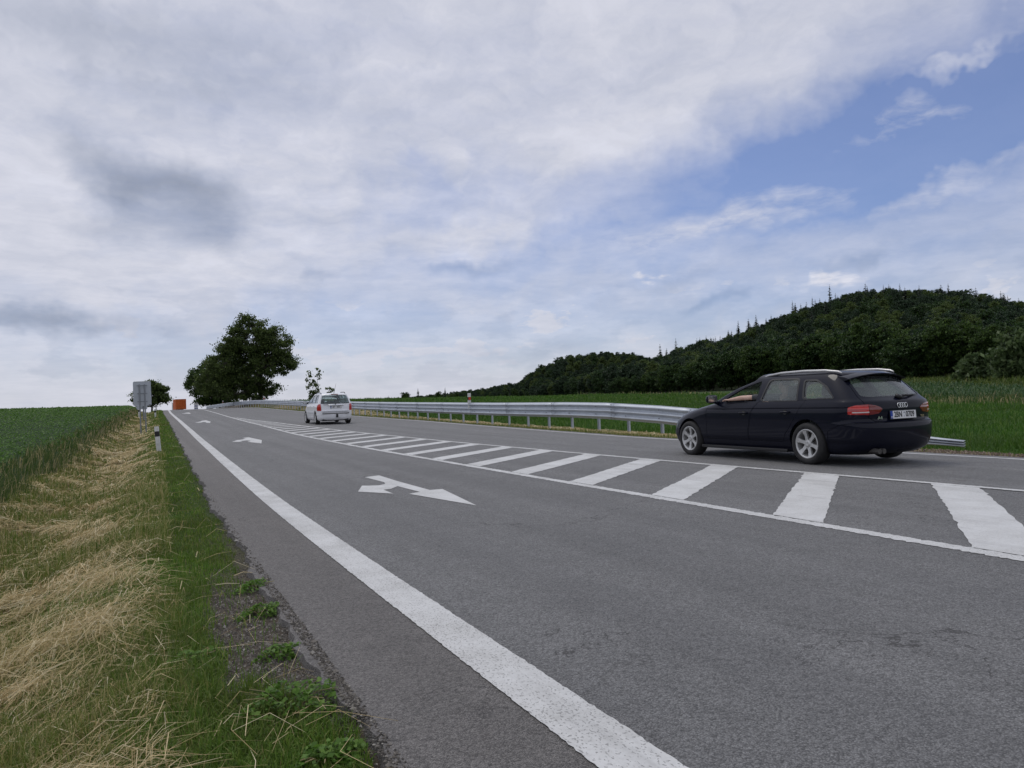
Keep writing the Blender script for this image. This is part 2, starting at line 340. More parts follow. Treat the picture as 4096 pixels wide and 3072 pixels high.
# ------------------------------------------------------------------ road
def m_asphalt(shoulder=False):
    def f(t, b):
        co = t.new('ShaderNodeTexCoord').outputs['Object']; x, y, z = t.sep(co)
        dist = t.m('SQRT', t.m('ADD', t.m('MULTIPLY', x, x), t.m('MULTIPLY', y, y)))
        st = t.vor(co, 140 if not shoulder else 170, out='Color'); sx, sy, sz = t.sep(st)
        st2 = t.vor(co, 75, out='Color'); s2, _, _ = t.sep(st2)
        ed = t.vor(co, 140 if not shoulder else 170)
        nb = t.noise(co, .7, 5, .6); nm = t.noise(co, 5, 5, .65); nf = t.noise(co, 260, 2, .5)
        str_ = t.noise(t.vm('MULTIPLY', co, (2.2, .06, 1)), 1.0, 4, .55)
        v = t.mp(t.m('ADD', t.m('MULTIPLY', sx, .65), t.m('MULTIPLY', s2, .35)), .15, .85, .125, .295)
        v = t.m('MULTIPLY', v, t.mp(ed, .0, .8, 1.12, .62))
        v = t.m('MULTIPLY', v, t.mp(nf, .3, .7, .75, 1.25))
        # larger patches
        big = t.m('ADD', t.m('MULTIPLY', nb, .45), t.m('ADD', t.m('MULTIPLY', nm, .25), t.m('MULTIPLY', str_, .45)))
        v = t.m('MULTIPLY', v, t.mp(big, .38, .78, .74, 1.26))
        col = t.new('ShaderNodeCombineColor'); 
        tint = (.985, .985, .985) if not shoulder else (1.01, .955, .91)
        for k in range(3): t.put(col.inputs[k], t.m('MULTIPLY', v, tint[k] * (1.0 if not shoulder else .92)))
        c = col.outputs[0]
        # a few fine cracks running across and along
        wv = t.vm('ADD', co, t.vm('SCALE', t.noise(co, 1.2, 4, .6, 0, 'Color'), None))
        cr = t.vor(t.vm('MULTIPLY', t.vm('ADD', co, t.noise(co, 1.6, 5, .65, 0, 'Color')), (.30, .22, 1)), 1.0, 'DISTANCE_TO_EDGE')
        cm = t.m('MULTIPLY', t.mp(cr, .0042, .0014), t.mp(t.noise(co, .35, 2), .46, .56))
        c = t.mix(t.m('MULTIPLY', cm, .75), c, (.05, .048, .047))
        # dark rubbed blotches
        bl = t.m('MULTIPLY', t.mp(t.noise(t.vm('MULTIPLY', co, (1, .35, 1)), 1.1, 6, .7), .60, .74), .28)
        c = t.mix(bl, c, (.075, .076, .084))
        # wheel paths: polished, a touch darker; centre of the lane oil-stained
        def track(x0, wd): return t.mp(t.m('ABSOLUTE', t.m('SUBTRACT', t.m('SUBTRACT', x, t.m('MULTIPLY', y, .014)), x0)), wd, wd * .2, 0, 1, True)
        tk = t.m('ADD', t.m('ADD', track(2.25, .45), track(3.95, .45)), t.m('MULTIPLY', track(3.1, .28), .7))
        c = t.mix(t.m('MULTIPLY', t.m('MULTIPLY', tk, t.mp(t.noise(t.vm('MULTIPLY', co, (1.5, .12, 1)), 1.0, 4, .6), .35, .65)), .22), c, (.075, .076, .082))
        t.put(b.inputs['Base Color'], c); b.inputs['Specular IOR Level'].default_value = .35
        t.put(b.inputs['Roughness'], t.mp(nb, .3, .7, .72, .86))
        bp = t.new('ShaderNodeBump'); bp.inputs['Distance'].default_value = .006
        t.put(bp.inputs['Strength'], t.mp(dist, 3, 30, .9, .25))
        t.put(bp.inputs['Height'], t.m('SUBTRACT', t.m('MULTIPLY', sy, .5), ed)); t.l.new(bp.outputs[0], b.inputs['Normal'])
    return f
def strip(name, f0, f1, ys, nxs, dz, material, parent=None, jag=0.0, skirt=0.0):
    ys = np.asarray(ys); t = np.linspace(0, 1, nxs)
    a = f0(ys); b_ = f1(ys)
    if jag:
        a = a + rng.normal(0, jag, len(ys)); b_ = b_ + rng.normal(0, jag, len(ys))
    X = a[:, None] + (b_ - a)[:, None] * t[None]; Y = np.repeat(ys[:, None], nxs, 1); Z = prof(Y) + xfall(X, Y) + dz
    if skirt:
        X = np.concatenate([X[:, :1] - .03, X, X[:, -1:] + .03], 1); Y = np.concatenate([Y[:, :1], Y, Y[:, -1:]], 1)
        Z = np.concatenate([Z[:, :1] - skirt, Z, Z[:, -1:] - skirt], 1)
    n = X.shape[1]; q = (np.arange(len(ys) - 1)[:, None] * n + np.arange(n - 1)[None]).ravel()
    return link(name, np_mesh(name, np.stack([X.ravel(), Y.ravel(), Z.ravel()], 1), quads=np.stack([q, q + 1, q + n + 1, q + n], 1)), material, parent)
ry = graded([(-40, 0, 2), (0, 30, .5), (30, 130, 1.0), (130, 300, 5)])
ry_f = graded([(-2, 0, .2), (0, 14, .04), (14, 40, .15), (40, 130, .8), (130, 300, 5)])
def wob(y, s): return .02 * np.sin(y * 3.1 + s) + .025 * np.sin(y * 1.07 + 2 * s) + .012 * np.sin(y * 9.7 + s) + .01 * np.sin(y * 23 + s)
road = setp(strip('road', lambda y: LL(y) + .11, lambda y: XR(y) + wob(y, 2), ry_f, 8, 0, mat('asphalt', fn=m_asphalt()), skirt=.12), kind='structure')
shoulder = setp(strip('road_shoulder', lambda y: XL(y) + wob(y, 0), lambda y: LL(y) + .1098, ry_f, 3, -.0005, mat('asphalt_shoulder', fn=m_asphalt(True)), skirt=.12), kind='structure')
# ---- paint
def m_paint(wear, grime):
    def f(t, b):
        co = t.new('ShaderNodeTexCoord').outputs['Object']
        n1 = t.noise(co, 2.0, 5, .65); n2 = t.noise(co, 38, 3, .6); n3 = t.noise(t.vm('MULTIPLY', co, (1.0, .6, 1)), 115, 2, .5)
        base = t.mix(t.mp(n1, .3, .75), (.66, .665, .66), (.50, .50, .485))
        base = t.mix(t.m('MULTIPLY', t.mp(n2, .45, .7), grime), base, (.36, .355, .34))
        pit = t.mp(t.m('ADD', n3, t.m('MULTIPLY', t.m('SUBTRACT', n1, .5), .22)), .60 - wear, .635 - wear)
        base = t.mix(t.m('MULTIPLY', pit, .7), base, (.19, .185, .18))
        sc = t.m('MULTIPLY', t.mp(t.noise(t.vm('MULTIPLY', co, (3.0, .25, 1)), 1.3, 5, .65), .54, .72), .45)
        base = t.mix(sc, base, (.30, .30, .295))
        t.put(b.inputs['Base Color'], base); b.inputs['Roughness'].default_value = .6; b.inputs['Specular IOR Level'].default_value = .3
        bp = t.new('ShaderNodeBump'); bp.inputs['Strength'].default_value = .5; bp.inputs['Distance'].default_value = .004
        t.put(bp.inputs['Height'], t.m('SUBTRACT', n2, pit)); t.l.new(bp.outputs[0], b.inputs['Normal'])
    return f
P_EDGE, P_LINE, P_BAR = mat('paint_pitted', fn=m_paint(.0, .3)), mat('paint_line', fn=m_paint(-.01, .35)), mat('paint_bar', fn=m_paint(-.05, .25))
yn = graded([(-1, 12, .025), (12, 40, .1), (40, 130, .8), (130, 300, 6)])
strip('edge_line', LL, lambda y: LL(y) + .23, yn, 3, .004, P_EDGE, road, .0022)
strip('edge_line', lambda y: RE(y) - .06, lambda y: RE(y) + .07, yn, 2, .004, P_LINE, road, .006)
def gap(y): return HR(y) - HL(y)
strip('hatch_border_line', lambda y: HL(y) - .03, lambda y: HL(y) + .11, yn, 3, .004, P_LINE, road, .009)
ysr = yn[yn < 60]
strip('hatch_border_line', lambda y: np.maximum(HR(y) - .10, HL(y) + .112), lambda y: np.maximum(HR(y) + .02, HL(y) + .125), ysr, 3, .004, P_LINE, road, .007)
# diagonal bars of the traffic island
for k in range(-2, 32):
    y0 = 2.80 + 1.86 * k
    def end(fx, ystart):
        y = ystart
        for _ in range(20): y = ystart + .83 * (float(fx(y)) - 5.03) 
        return y
    n = 40; t = np.linspace(0, 1, n)
    V = []
    for off in (0., .58):
        ya = y0 + off + .83 * (float(HL(y0)) + .15 - 5.03); 
        xa = float(HL(ya)) + .125; xb_y = ya
        for _ in range(25): xb_y = ya + .83 * (float(HR(xb_y)) - .115 - xa)
        xb = float(HR(xb_y)) - .112
        if xb - xa < .06: V = None; break
        V.append(np.stack([xa + (xb - xa) * t, ya + (xb_y - ya) * t + rng.normal(0, .006 if k > 3 else .010, n), 0 * t], 1))
    if V is None: break
    V = np.concatenate(V); V[:, 2] = prof(V[:, 1]) + xfall(V[:, 0], V[:, 1]) + .0045
    q = np.arange(n - 1)
    link('hatch_bar', np_mesh('hatch_bar', V, quads=np.stack([q, q + 1, q + n + 1, q + n], 1)), P_BAR, road)
# lane arrows
ARROWS = [
    [(3.05, 11.85), (3.31, 11.97), (3.28, 10.89), (3.28, 9.46), (3.45, 9.46), (3.19, 7.69), (2.93, 9.25), (3.11, 9.36), (3.08, 10.22), (2.92, 9.98), (2.8, 9.93), (2.78, 9.41), (2.47, 9.97), (2.70, 10.66), (2.78, 10.58), (2.9, 10.52), (3.02, 10.62), (3.08, 10.86)],
    [(3.05, 28.78), (3.3, 29.14), (3.43, 26.57), (3.15, 24.51), (2.9, 25.93), (3.07, 26.42), (2.99, 26.88), (2.76, 26.69), (2.78, 26.09), (2.48, 26.46), (2.75, 27.44), (2.95, 27.71), (3.11, 28.28)],
    [(3.35, 55.07), (3.62, 55.91), (3.65, 51.77), (3.41, 49.28), (3.23, 50.18), (3.37, 51.28), (3.21, 51.96), (2.98, 50.61), (2.68, 51.16), (3.14, 53.31)],
    [(3.71, 86.27), (4.01, 86.99), (4.0, 82.99), (3.81, 80.51), (3.57, 82.24), (3.44, 82.52), (3.11, 82.4), (3.54, 84.86)]]
for A in ARROWS:
    me = bpy.data.meshes.new('lane_arrow'); me.from_pydata([(x, y, float(prof(y)) + .0045) for x, y in A], [], [tuple(range(len(A)))])
    bm = bmesh.new(); bm.from_mesh(me); bmesh.ops.triangulate(bm, faces=bm.faces)
    for f_ in bm.faces:
        if f_.normal.z < 0: f_.normal_flip()
    bm.to_mesh(me); bm.free()
    link('lane_arrow', me, P_BAR, road)
# ------------------------------------------------------------------ vegetation
def m_leaf(stops, trans=.35, rough=.6, patch=None):
    """leaf material: colour varies blade by blade"""
    def f(t, b):
        r = t.new('ShaderNodeNewGeometry').outputs['Random Per Island']
        c = t.ramp(r, stops)
        if patch:
            co = t.new('ShaderNodeTexCoord').outputs['Object']; n = t.noise(co, patch[0], 4, .6)
            c = t.mix(t.mp(n, .42, .62, 0, patch[2]), c, t.mix(r, patch[1], tuple(.6 * q for q in patch[1])))
        t.put(b.inputs['Base Color'], c); b.inputs['Roughness'].default_value = rough; b.inputs['Specular IOR Level'].default_value = .25
        tr = t.new('ShaderNodeBsdfTranslucent'); t.put(tr.inputs[0], c)
        mx = t.new('ShaderNodeMixShader'); mx.inputs[0].default_value = trans
        t.l.new(b.outputs[0], mx.inputs[1]); t.l.new(tr.outputs[0], mx.inputs[2])
        t.l.new(mx.outputs[0], t.n['Material Output'].inputs[0])
    return f
def blades(P, H, Wd, az_, lean, base_w=1.0):
    """tapering bent grass blades: quad + tip; P root (n,3)"""
    n = len(P); d = np.stack([np.cos(az_), np.sin(az_), 0 * az_], 1); s = np.stack([-np.sin(az_), np.cos(az_), 0 * az_], 1)
    up = np.array([0, 0, 1.])
    m = P + up * (H * .6 * np.cos(lean * .6))[:, None] + d * (H * .6 * np.sin(lean * .6))[:, None]
    tip = m + up * (H * .45 * np.cos(lean * 1.7))[:, None] + d * (H * .45 * np.sin(lean * 1.7))[:, None]
    hw = (Wd * .5)[:, None]
    V = np.stack([P - s * hw, P + s * hw, m + s * hw * .75, m - s * hw * .75, tip], 1).reshape(-1, 3)
    i = np.arange(n) * 5
    return V, np.stack([i, i + 1, i + 2, i + 3], 1), np.stack([i + 3, i + 2, i + 4], 1)
def cards(P, size, aspect=1.6, flat=.5):
    """small leaf quads (diamond-ish) with random orientation; flat -> lie level"""
    n = len(P); a = rng.uniform(0, 2 * np.pi, n)
    nz = rng.normal(0, 1, (n, 3)); nz[:, 2] = np.abs(nz[:, 2]) + flat * 2; nz /= np.linalg.norm(nz, axis=1)[:, None]
    u = np.cross(nz, np.stack([np.cos(a), np.sin(a), 0 * a], 1)); u /= np.linalg.norm(u, axis=1)[:, None] + 1e-9; v = np.cross(nz, u)
    L = (size * aspect * .5)[:, None]; B = (size * .5)[:, None]
    V = np.stack([P - u * L, P + v * B - u * L * .1, P + u * L, P - v * B - u * L * .1], 1).reshape(-1, 3)
    i = np.arange(n) * 4
    return V, np.stack([i, i + 1, i + 2, i + 3], 1)
def polar(n, r0, r1, t0, t1, k=1.0):
    """points about the camera: density ~ 1/r^2 when k=0 (log-uniform), flatter for larger k"""
    u = rng.random(n); th = np.radians(rng.uniform(t0, t1, n))
    if k == 0: r = r0 * (r1 / r0) ** u
    else: r = (r0 ** k + u * (r1 ** k - r0 ** k)) ** (1 / k)
    return r * np.sin(th), r * np.cos(th), r
def nz2(x, y, s, seed=0): return fbm(x, y, s * .42, seed)
def gz0(x, y): return float(T(x, y))
def veg(name, V, quads, tris, material, label=None):
    return setp(link(name, np_mesh(name, V, quads, tris), material), kind='stuff', label=label, category=None)
G_GREEN = [(.0, (.065, .130, .017)), (.35, (.105, .205, .025)), (.7, (.155, .270, .038)), (.9, (.22, .30, .06)), (1.0, (.38, .33, .13))]
M_VERGE = mat('grass_verge', fn=m_leaf(G_GREEN, .4, .55, (.9, (.11, .12, .03), .5)))
M_STUB = mat('grass_stubble', fn=m_leaf([(0, (.080, .140, .018)), (.4, (.15, .205, .038)), (.7, (.26, .26, .075)), (1, (.50, .42, .21))], .35, .6))
M_STRAW = mat('straw', fn=m_leaf([(0, (.34, .25, .11)), (.35, (.56, .43, .21)), (.75, (.74, .61, .36)), (1, (.84, .75, .52))], .25, .55, (.8, (.42, .37, .15), .35)))
M_TALL = mat('tall_grass', fn=m_leaf([(0, (.034, .075, .015)), (.45, (.070, .125, .027)), (.72, (.13, .155, .05)), (1, (.46, .38, .21))], .4))
M_CROP = mat('field_crop', fn=m_leaf([(0, (.052, .115, .022)), (.5, (.085, .175, .035)), (.85, (.12, .225, .05)), (1, (.18, .27, .085))], .4, .6))
M_MEAD = mat('meadow_grass', fn=m_leaf([(0, (.036, .095, .012)), (.5, (.062, .150, .020)), (.85, (.10, .20, .032)), (1, (.19, .26, .07))], .45, .55, (.12, (.07, .12, .02), .45)))
M_MAIZE = mat('maize_leaf', fn=m_leaf([(0, (.030, .068, .020)), (.5, (.050, .105, .032)), (.85, (.080, .145, .050)), (1, (.16, .20, .095))], .35, .45))
M_WEED = mat('weed_leaf', fn=m_leaf([(0, (.07, .15, .02)), (.6, (.13, .25, .04)), (1, (.21, .33, .07))], .4, .5))

# green strip beside the asphalt; ragged where gravel shows
def sb(x, y): return 1.02 + .25 * sstep(y / 40.) + .10 * nz2(x, y, 2.1) + .10 * nz2(x, y, .7, 3)      # where straw begins
def bare_at(x, y, dl): return sstep((nz2(x, y, 1.9, 5) + .95) / .7) * sstep((6.4 - y) / 1.6) * sstep((.46 + .08 * nz2(x, y, 3.3, 2) - dl) / .12)
x, y, r = polar(620000, 2.0, 120, -16, 22, .0)
dl = XL(y) - x
keep = (dl > .02 + .10 * (nz2(x, y, 5, 1) + .3)) & (dl < sb(x, y) + .20) & (rng.random(len(x)) > bare_at(x, y, dl) * .965)
keep &= ~((dl < .10) & (rng.random(len(x)) < .5))
keep &= ~((dl > sb(x, y) - .15) & (rng.random(len(x)) < .5))
x, y, r, dl = x[keep][:200000], y[keep][:200000], r[keep][:200000], dl[keep][:200000]
h = rng.uniform(.035, .10, len(x)) * (1 + .45 * nz2(x, y, 1.1, 8)) * (.7 + .5 * np.clip(dl, 0, .6))
h = np.clip(h, .025, .2) * np.interp(r, [3, 40, 110], [1, 1.3, 2.0])
wd = np.maximum(.0042, r * .00075) * rng.uniform(.7, 1.4, len(x))
V, q, t_ = blades(np.stack([x, y, T(x, y) - .01], 1), h, wd, rng.uniform(0, 6.28, len(x)), rng.uniform(.1, 1.0, len(x)))
veg('verge_grass', V, q, t_, M_VERGE)
# mown strip: short stubble, thick in places
x, y, r = polar(480000, 2.2, 120, -34, 12, .0)
dl = XL(y) - x; gn = nz2(x, y, 1.3, 6) + .6 * nz2(x, y, 3.1, 2)
keep = (dl > .5) & (dl < 2.75 + .15 * nz2(x, y, 1.3, 4)) & (rng.random(len(x)) < np.clip(.72 + .40 * gn, .2, 1))
x, y, r, gn = x[keep][:160000], y[keep][:160000], r[keep][:160000], gn[keep][:160000]
h = rng.uniform(.03, .10, len(x)) * np.clip(1.25 + .9 * gn, .5, 2.6) * np.interp(r, [3, 60], [1, 1.5])
V, q, t_ = blades(np.stack([x, y, T(x, y) - .01], 1), np.clip(h, .02, .22), np.maximum(.004, r * .0008) * rng.uniform(.7, 1.3, len(x)), rng.uniform(0, 6.28, len(x)), rng.uniform(.1, 1.1, len(x)))
veg('grass_stubble', V, q, t_, M_STUB)
# straw: cut stalks lying in swathes and bundles
bx, by, br = polar(30000, 2.1, 115, -36, 12, .0)
dl = XL(by) - bx; gn = nz2(bx, by, 1.3, 6) + .6 * nz2(bx, by, 3.1, 2); sw = nz2(bx, by, 4.3, 4) + .5 * nz2(bx, by, 9.1, 1)
am = np.interp(br, [4, 20], [1, .35]); dens = np.clip(.27 + am * (.50 * sw - .55 * gn), .01, 1) * sstep((dl - (sb(bx, by) - .42)) / .5)
ok = (dl < 2.65) & (rng.random(len(bx)) < dens)
bx, by, br = bx[ok][:3600], by[ok][:3600], br[ok][:3600]
nb_ = len(bx); per = 20
bdir = .42 + .60 * nz2(bx, by, 1.1, 12) + rng.normal(0, .42, nb_)
wild = rng.random(nb_) < .30; bdir[wild] = rng.uniform(0, 3.14, wild.sum())
bl = rng.uniform(.08, .36, nb_) * np.interp(br, [3, 60], [1, 2.2])
X = np.repeat(bx, per); Y = np.repeat(by, per); D = np.repeat(bdir, per) + rng.normal(0, .45, nb_ * per); L = np.repeat(bl, per) * rng.uniform(.25, 1.15, nb_ * per); RR = np.repeat(br, per)
sp = np.repeat(rng.uniform(.02, .10, nb_) * np.interp(br, [3, 60], [1, 3]), per)
X = X + rng.normal(0, 1, len(X)) * sp + np.cos(D) * rng.uniform(-.1, .1, len(X)); Y = Y + rng.normal(0, 1, len(X)) * sp
hump = np.repeat(rng.uniform(.01, .075, nb_), per)
# loose single stalks too
x, y, r = polar(60000, 2.1, 60, -36, 14, 0); dl = XL(y) - x
ok = (dl > .06) & (dl < 2.6) & (rng.random(len(x)) < np.where(dl < .6, .03, .55)); x, y, r = x[ok][:13000], y[ok][:13000], r[ok][:13000]
X = np.concatenate([X, x]); Y = np.concatenate([Y, y]); D = np.concatenate([D, rng.uniform(-.6, 1.7, len(x))]); L = np.concatenate([L, rng.uniform(.06, .40, len(x))]); RR = np.concatenate([RR, r]); hump = np.concatenate([hump, rng.uniform(0, .05, len(x))])
def stalks(X, Y, D, L, RR, hump, wmin=.0023):
    n = len(X); ts = np.array([-.5, 0., .5]); bend = rng.normal(0, .30, n); lift = rng.uniform(.002, .05, n) + hump
    pts = []
    for k, tt in enumerate(ts):
        a = D + bend * tt; px, py = X + np.cos(a) * L * tt - np.sin(D) * bend * L * (tt * tt), Y + np.sin(a) * L * tt + np.cos(D) * bend * L * (tt * tt)
        pz = T(px, py) + np.where(k == 1, lift + rng.uniform(0, .03, n), lift * rng.uniform(.1, 1.0, n) + rng.uniform(0, .014, n)) + .006
        pts.append(np.stack([px, py, pz], 1))
    wd = np.maximum(wmin, RR * .00060) * rng.uniform(.7, 1.3, n)
    tw = rng.uniform(-.6, .6, n); s = np.stack([-np.sin(D) * np.cos(tw), np.cos(D) * np.cos(tw), np.sin(tw)], 1) * (wd * .5)[:, None]
    V = np.stack([pts[0] - s, pts[0] + s, pts[1] - s, pts[1] + s, pts[2] - s * .5, pts[2] + s * .5], 1).reshape(-1, 3); i = np.arange(n) * 6
    return V, np.concatenate([np.stack([i, i + 1, i + 3, i + 2], 1), np.stack([i + 2, i + 3, i + 5, i + 4], 1)])
V, q = stalks(X, Y, D, L, RR, hump); veg('straw', V, q, None, M_STRAW)
# gravel crumbs on the bare earth and at the foot of the asphalt
def pebbles(P, S):
    n = len(P); base = np.array([(1, 0, 0), (0, 1, 0), (-1, 0, 0), (0, -1, 0), (0, 0, .8), (0, 0, -.8)]); V = (base[None] * rng.uniform(.6, 1.3, (n, 6, 1)) * S[:, None, None])
    a = rng.uniform(0, 6.28, n); c_, s_ = np.cos(a), np.sin(a); V = np.stack([V[..., 0] * c_[:, None] - V[..., 1] * s_[:, None], V[..., 0] * s_[:, None] + V[..., 1] * c_[:, None], V[..., 2]], -1) + P[:, None]
    i = (np.arange(n) * 6)[:, None, None]; F = np.array([(0, 1, 4), (1, 2, 4), (2, 3, 4), (3, 0, 4), (1, 0, 5), (2, 1, 5), (3, 2, 5), (0, 3, 5)])[None] + i
    return V.reshape(-1, 3), F.reshape(-1, 3)
M_PEB = mat('gravel', fn=lambda t, b: (t.put(b.inputs['Base Color'], t.ramp(t.new('ShaderNodeNewGeometry').outputs['Random Per Island'], [(0, (.05, .045, .04)), (.6, (.14, .125, .105)), (.95, (.26, .24, .21)), (1, (.42, .40, .36))])), setattr(b.inputs['Roughness'], 'default_value', .9))[0])
x, y, r = polar(160000, 2.0, 14, -6, 20, 0); dl = XL(y) - x
ok = (dl > -.06) & (dl < .62) & (rng.random(len(x)) < np.clip(bare_at(x, y, dl) + .05 + .25 * (np.abs(dl) < .06), 0, 1)); x, y, r, dl = x[ok][:15000], y[ok][:15000], r[ok][:15000], dl[ok][:15000]
V, q = pebbles(np.stack([x, y, np.where(dl < .0, prof(y) + .002, T(x, y) + .002)], 1), rng.uniform(.0025, .0075, len(x)) * (1 + (rng.random(len(x)) < .04) * 1.2))
veg('verge_gravel', V, None, q, M_PEB)
y = rng.uniform(3.5, 14, 9000); x = XR(y) + rng.uniform(.0, 2.0, len(y)) ** 1.2
V, q = pebbles(np.stack([x, y, T(x, y)], 1), rng.uniform(.012, .05, len(x))); veg('far_verge_stones', V, None, q, mat('brown_stones', fn=lambda t, b: (t.put(b.inputs['Base Color'], t.ramp(t.new('ShaderNodeNewGeometry').outputs['Random Per Island'], [(0, (.07, .05, .035)), (.6, (.15, .11, .08)), (1, (.30, .24, .18))])), setattr(b.inputs['Roughness'], 'default_value', .9))[0]))
# low leafy weeds at the asphalt edge
WEEDS = [(.47, 3.05, .20, 'largest leafy weed clump beside the asphalt edge, bottom of the picture'), (.50, 2.55, .11, 'small ragged weed clump nearest the bottom edge beside the asphalt'), (.56, 4.55, .11, 'low weed tuft on the asphalt edge just above the bare gravel'), (.54, 3.75, .09, 'thin weed tuft between the gravel patch and the large clump'), (.62, 5.2, .12, 'leafy weed tuft at the top of the gravel patch'), (.16, 3.9, .13, 'flat green weed rosette left of the gravel patch')]
for k, (wx, wy, wr, lab) in enumerate(WEEDS):
    n = int(520 * (wr / .15)); g = np.random.default_rng(90 + k); a = g.uniform(0, 6.28, n); rr_ = wr * np.sqrt(g.random(n)); x = wx + np.cos(a) * rr_ * 1.15 + .03 * np.sin(a * 3); y = wy + np.sin(a) * rr_ * .9
    dome = np.clip(1 - (rr_ / wr) ** 2, 0, 1); z = T(x, y) + .012 + dome * wr * .52 * g.uniform(.35, 1.05, n)
    V, q = cards(np.stack([x, y, z], 1), g.uniform(.010, .022, n), 1.5, .55)
    o = link('weed_clump', np_mesh('weed_clump', V, quads=q), M_WEED); setp(o, lab, 'weed', 'weeds along the asphalt edge')
    st = MB()
    for q_ in range(9):
        a_ = g.uniform(0, 6.28); st.tube([(wx, wy, gz0(wx, wy)), (wx + .5 * wr * math.cos(a_), wy + .5 * wr * math.sin(a_), gz0(wx, wy) + wr * .38), (wx + .85 * wr * math.cos(a_), wy + .85 * wr * math.sin(a_), gz0(wx, wy) + wr * .42)], [.0035, .0025, .0015], 4, False)
    st.build('stems', M_TALL, o, fix=False)
# tall uncut grass along the field margin, seed heads bending over
x, y, r = polar(110000, 6.0, 115, -30, 2, .25); dl = XL(y) - x
ok = (dl > 2.55 + .14 * nz2(x, y, 1.6, 3)) & (dl < 3.6 + .2 * nz2(x, y, .9, 1)); x, y, r, dl = x[ok][:30000], y[ok][:30000], r[ok][:30000], dl[ok][:30000]
h = rng.uniform(.14, .46, len(x)) * (1 + .55 * nz2(x, y, .8, 2)) * np.interp(y, [20, 90], [1, .75]) * np.interp(dl, [2.5, 3.0, 3.6], [.7, 1, .8])
V, q, t_ = blades(np.stack([x, y, T(x, y) - .02], 1), h, np.maximum(.007, r * .0007) * rng.uniform(.7, 1.4, len(x)), rng.normal(-.4, 1.2, len(x)), rng.uniform(.1, 1.0, len(x)))
veg('margin_tall_grass', V, q, t_, M_TALL)
# crop on the left field
x, y, r = polar(400000, 6.0, 240, -40, 2, .15); dl = XL(y) - x
ok = (dl > 3.2 + .2 * nz2(x, y, 1.1, 7)); x, y, r = x[ok][:170000], y[ok][:170000], r[ok][:170000]
cz = T(x, y) + (.26 + .035 * nz2(x, y, 2.2, 5) + .03 * nz2(x, y, 7, 3)) * rng.uniform(.55, 1.08, len(x)) + .05 * (rng.random(len(x)) < .06)
V, q = cards(np.stack([x, y, cz], 1), np.maximum(.04, r * .0013) * rng.uniform(.6, 1.4, len(x)), 1.4, .5)
veg('field_crop', V, q, None, M_CROP)
# right-hand verge behind the rail: thin stubble and straw
y = rng.uniform(6, 118, 60000); x = XR(y) + rng.uniform(.0, 2.6, len(y)) ** 1.0
d = x - XR(y); ok = (y > 15 + 3 * nz2(x, y, .8)) | (rng.random(len(y)) < .25); ok &= rng.random(len(y)) < np.interp(y, [6, 40, 118], [1, .7, .3])
x, y, d = x[ok], y[ok], d[ok]
h = rng.uniform(.05, .16, len(x)) * (1 + .4 * nz2(x, y, 1.3)) * np.where(d < .8, 1, .7)
V, q, t_ = blades(np.stack([x, y, T(x, y) - .01], 1), h, .010 + y * .0004, rng.uniform(0, 6.28, len(x)), rng.uniform(.1, 1, len(x)))
veg('rail_verge_grass', V, q, t_, M_STUB)
y = rng.uniform(13, 100, 26000); x = XR(y) + rng.uniform(.7, 3.6, len(y)); ok = rng.random(len(y)) < .5 + .5 * nz2(x, y, .8, 4); x, y = x[ok], y[ok]
V, q = stalks(x, y, rng.uniform(0, 3.14, len(x)), rng.uniform(.2, .6, len(x)), np.full(len(x), 24.), rng.uniform(0, .06, len(x)), .008)
veg('rail_verge_straw', V, q, None, M_STRAW)
# meadow
x, y, r = polar(260000, 14, 170, 6, 66, .45); d = x - XR(y)
thd = np.degrees(np.arctan2(x, y)); far = np.interp(thd, [6, 30, 45, 55, 66], [160, 135, 85, 54, 46])
ok = (d > 2.6 + .5 * nz2(x, y, .7, 3)) & (r < far); x, y, r = x[ok][:120000], y[ok][:120000], r[ok][:120000]
h = rng.uniform(.10, .26, len(x)) * (1 + .35 * nz2(x, y, .6, 4)) * np.interp(r, [14, 100], [1, 1.6])
V, q, t_ = blades(np.stack([x, y, T(x, y) - .02], 1), h, np.maximum(.012, r * .0011) * rng.uniform(.7, 1.3, len(x)), rng.uniform(0, 6.28, len(x)), rng.uniform(.1, .9, len(x)))
veg('meadow_grass', V, q, t_, M_MEAD)
# taller dark weeds then maize beyond the meadow
x, y, r = polar(60000, 34, 150, 30, 68, .6); thd = np.degrees(np.arctan2(x, y)); far = np.interp(thd, [6, 30, 45, 55, 66], [160, 135, 85, 54, 46])
ok = (r > far) & (r < far + np.interp(thd, [30, 50, 60], [3, 9, 14])); x, y, r = x[ok][:22000], y[ok][:22000], r[ok][:22000]
V, q, t_ = blades(np.stack([x, y, T(x, y) - .02], 1), rng.uniform(.25, .75, len(x)) * (1 + .4 * nz2(x, y, .35)), np.maximum(.03, r * .0011) * rng.uniform(.7, 1.4, len(x)), rng.uniform(0, 6.28, len(x)), rng.uniform(.1, .8, len(x)))
veg('field_edge_weeds', V, q, t_, M_TALL)
x, y, r = polar(80000, 44, 190, 26, 68, .6); thd = np.degrees(np.arctan2(x, y)); far = np.interp(thd, [6, 30, 45, 55, 66], [160, 135, 85, 54, 46])
ok = (r > far + 8) & (thd > 45 + 2 * nz2(x, y, .1)) & (r < np.interp(thd, [30, 50, 60], [170, 120, 76])); x, y, r = x[ok][:42000], y[ok][:42000], r[ok][:42000]
V, q, t_ = blades(np.stack([x, y, T(x, y) + rng.uniform(0, .5, len(x))], 1), rng.uniform(.3, .7, len(x)), np.maximum(.06, r * .0012) * rng.uniform(.7, 1.3, len(x)), rng.uniform(0, 6.28, len(x)), rng.uniform(.5, 1.3, len(x)))
veg('maize_crop', V, q, t_, M_MAIZE)
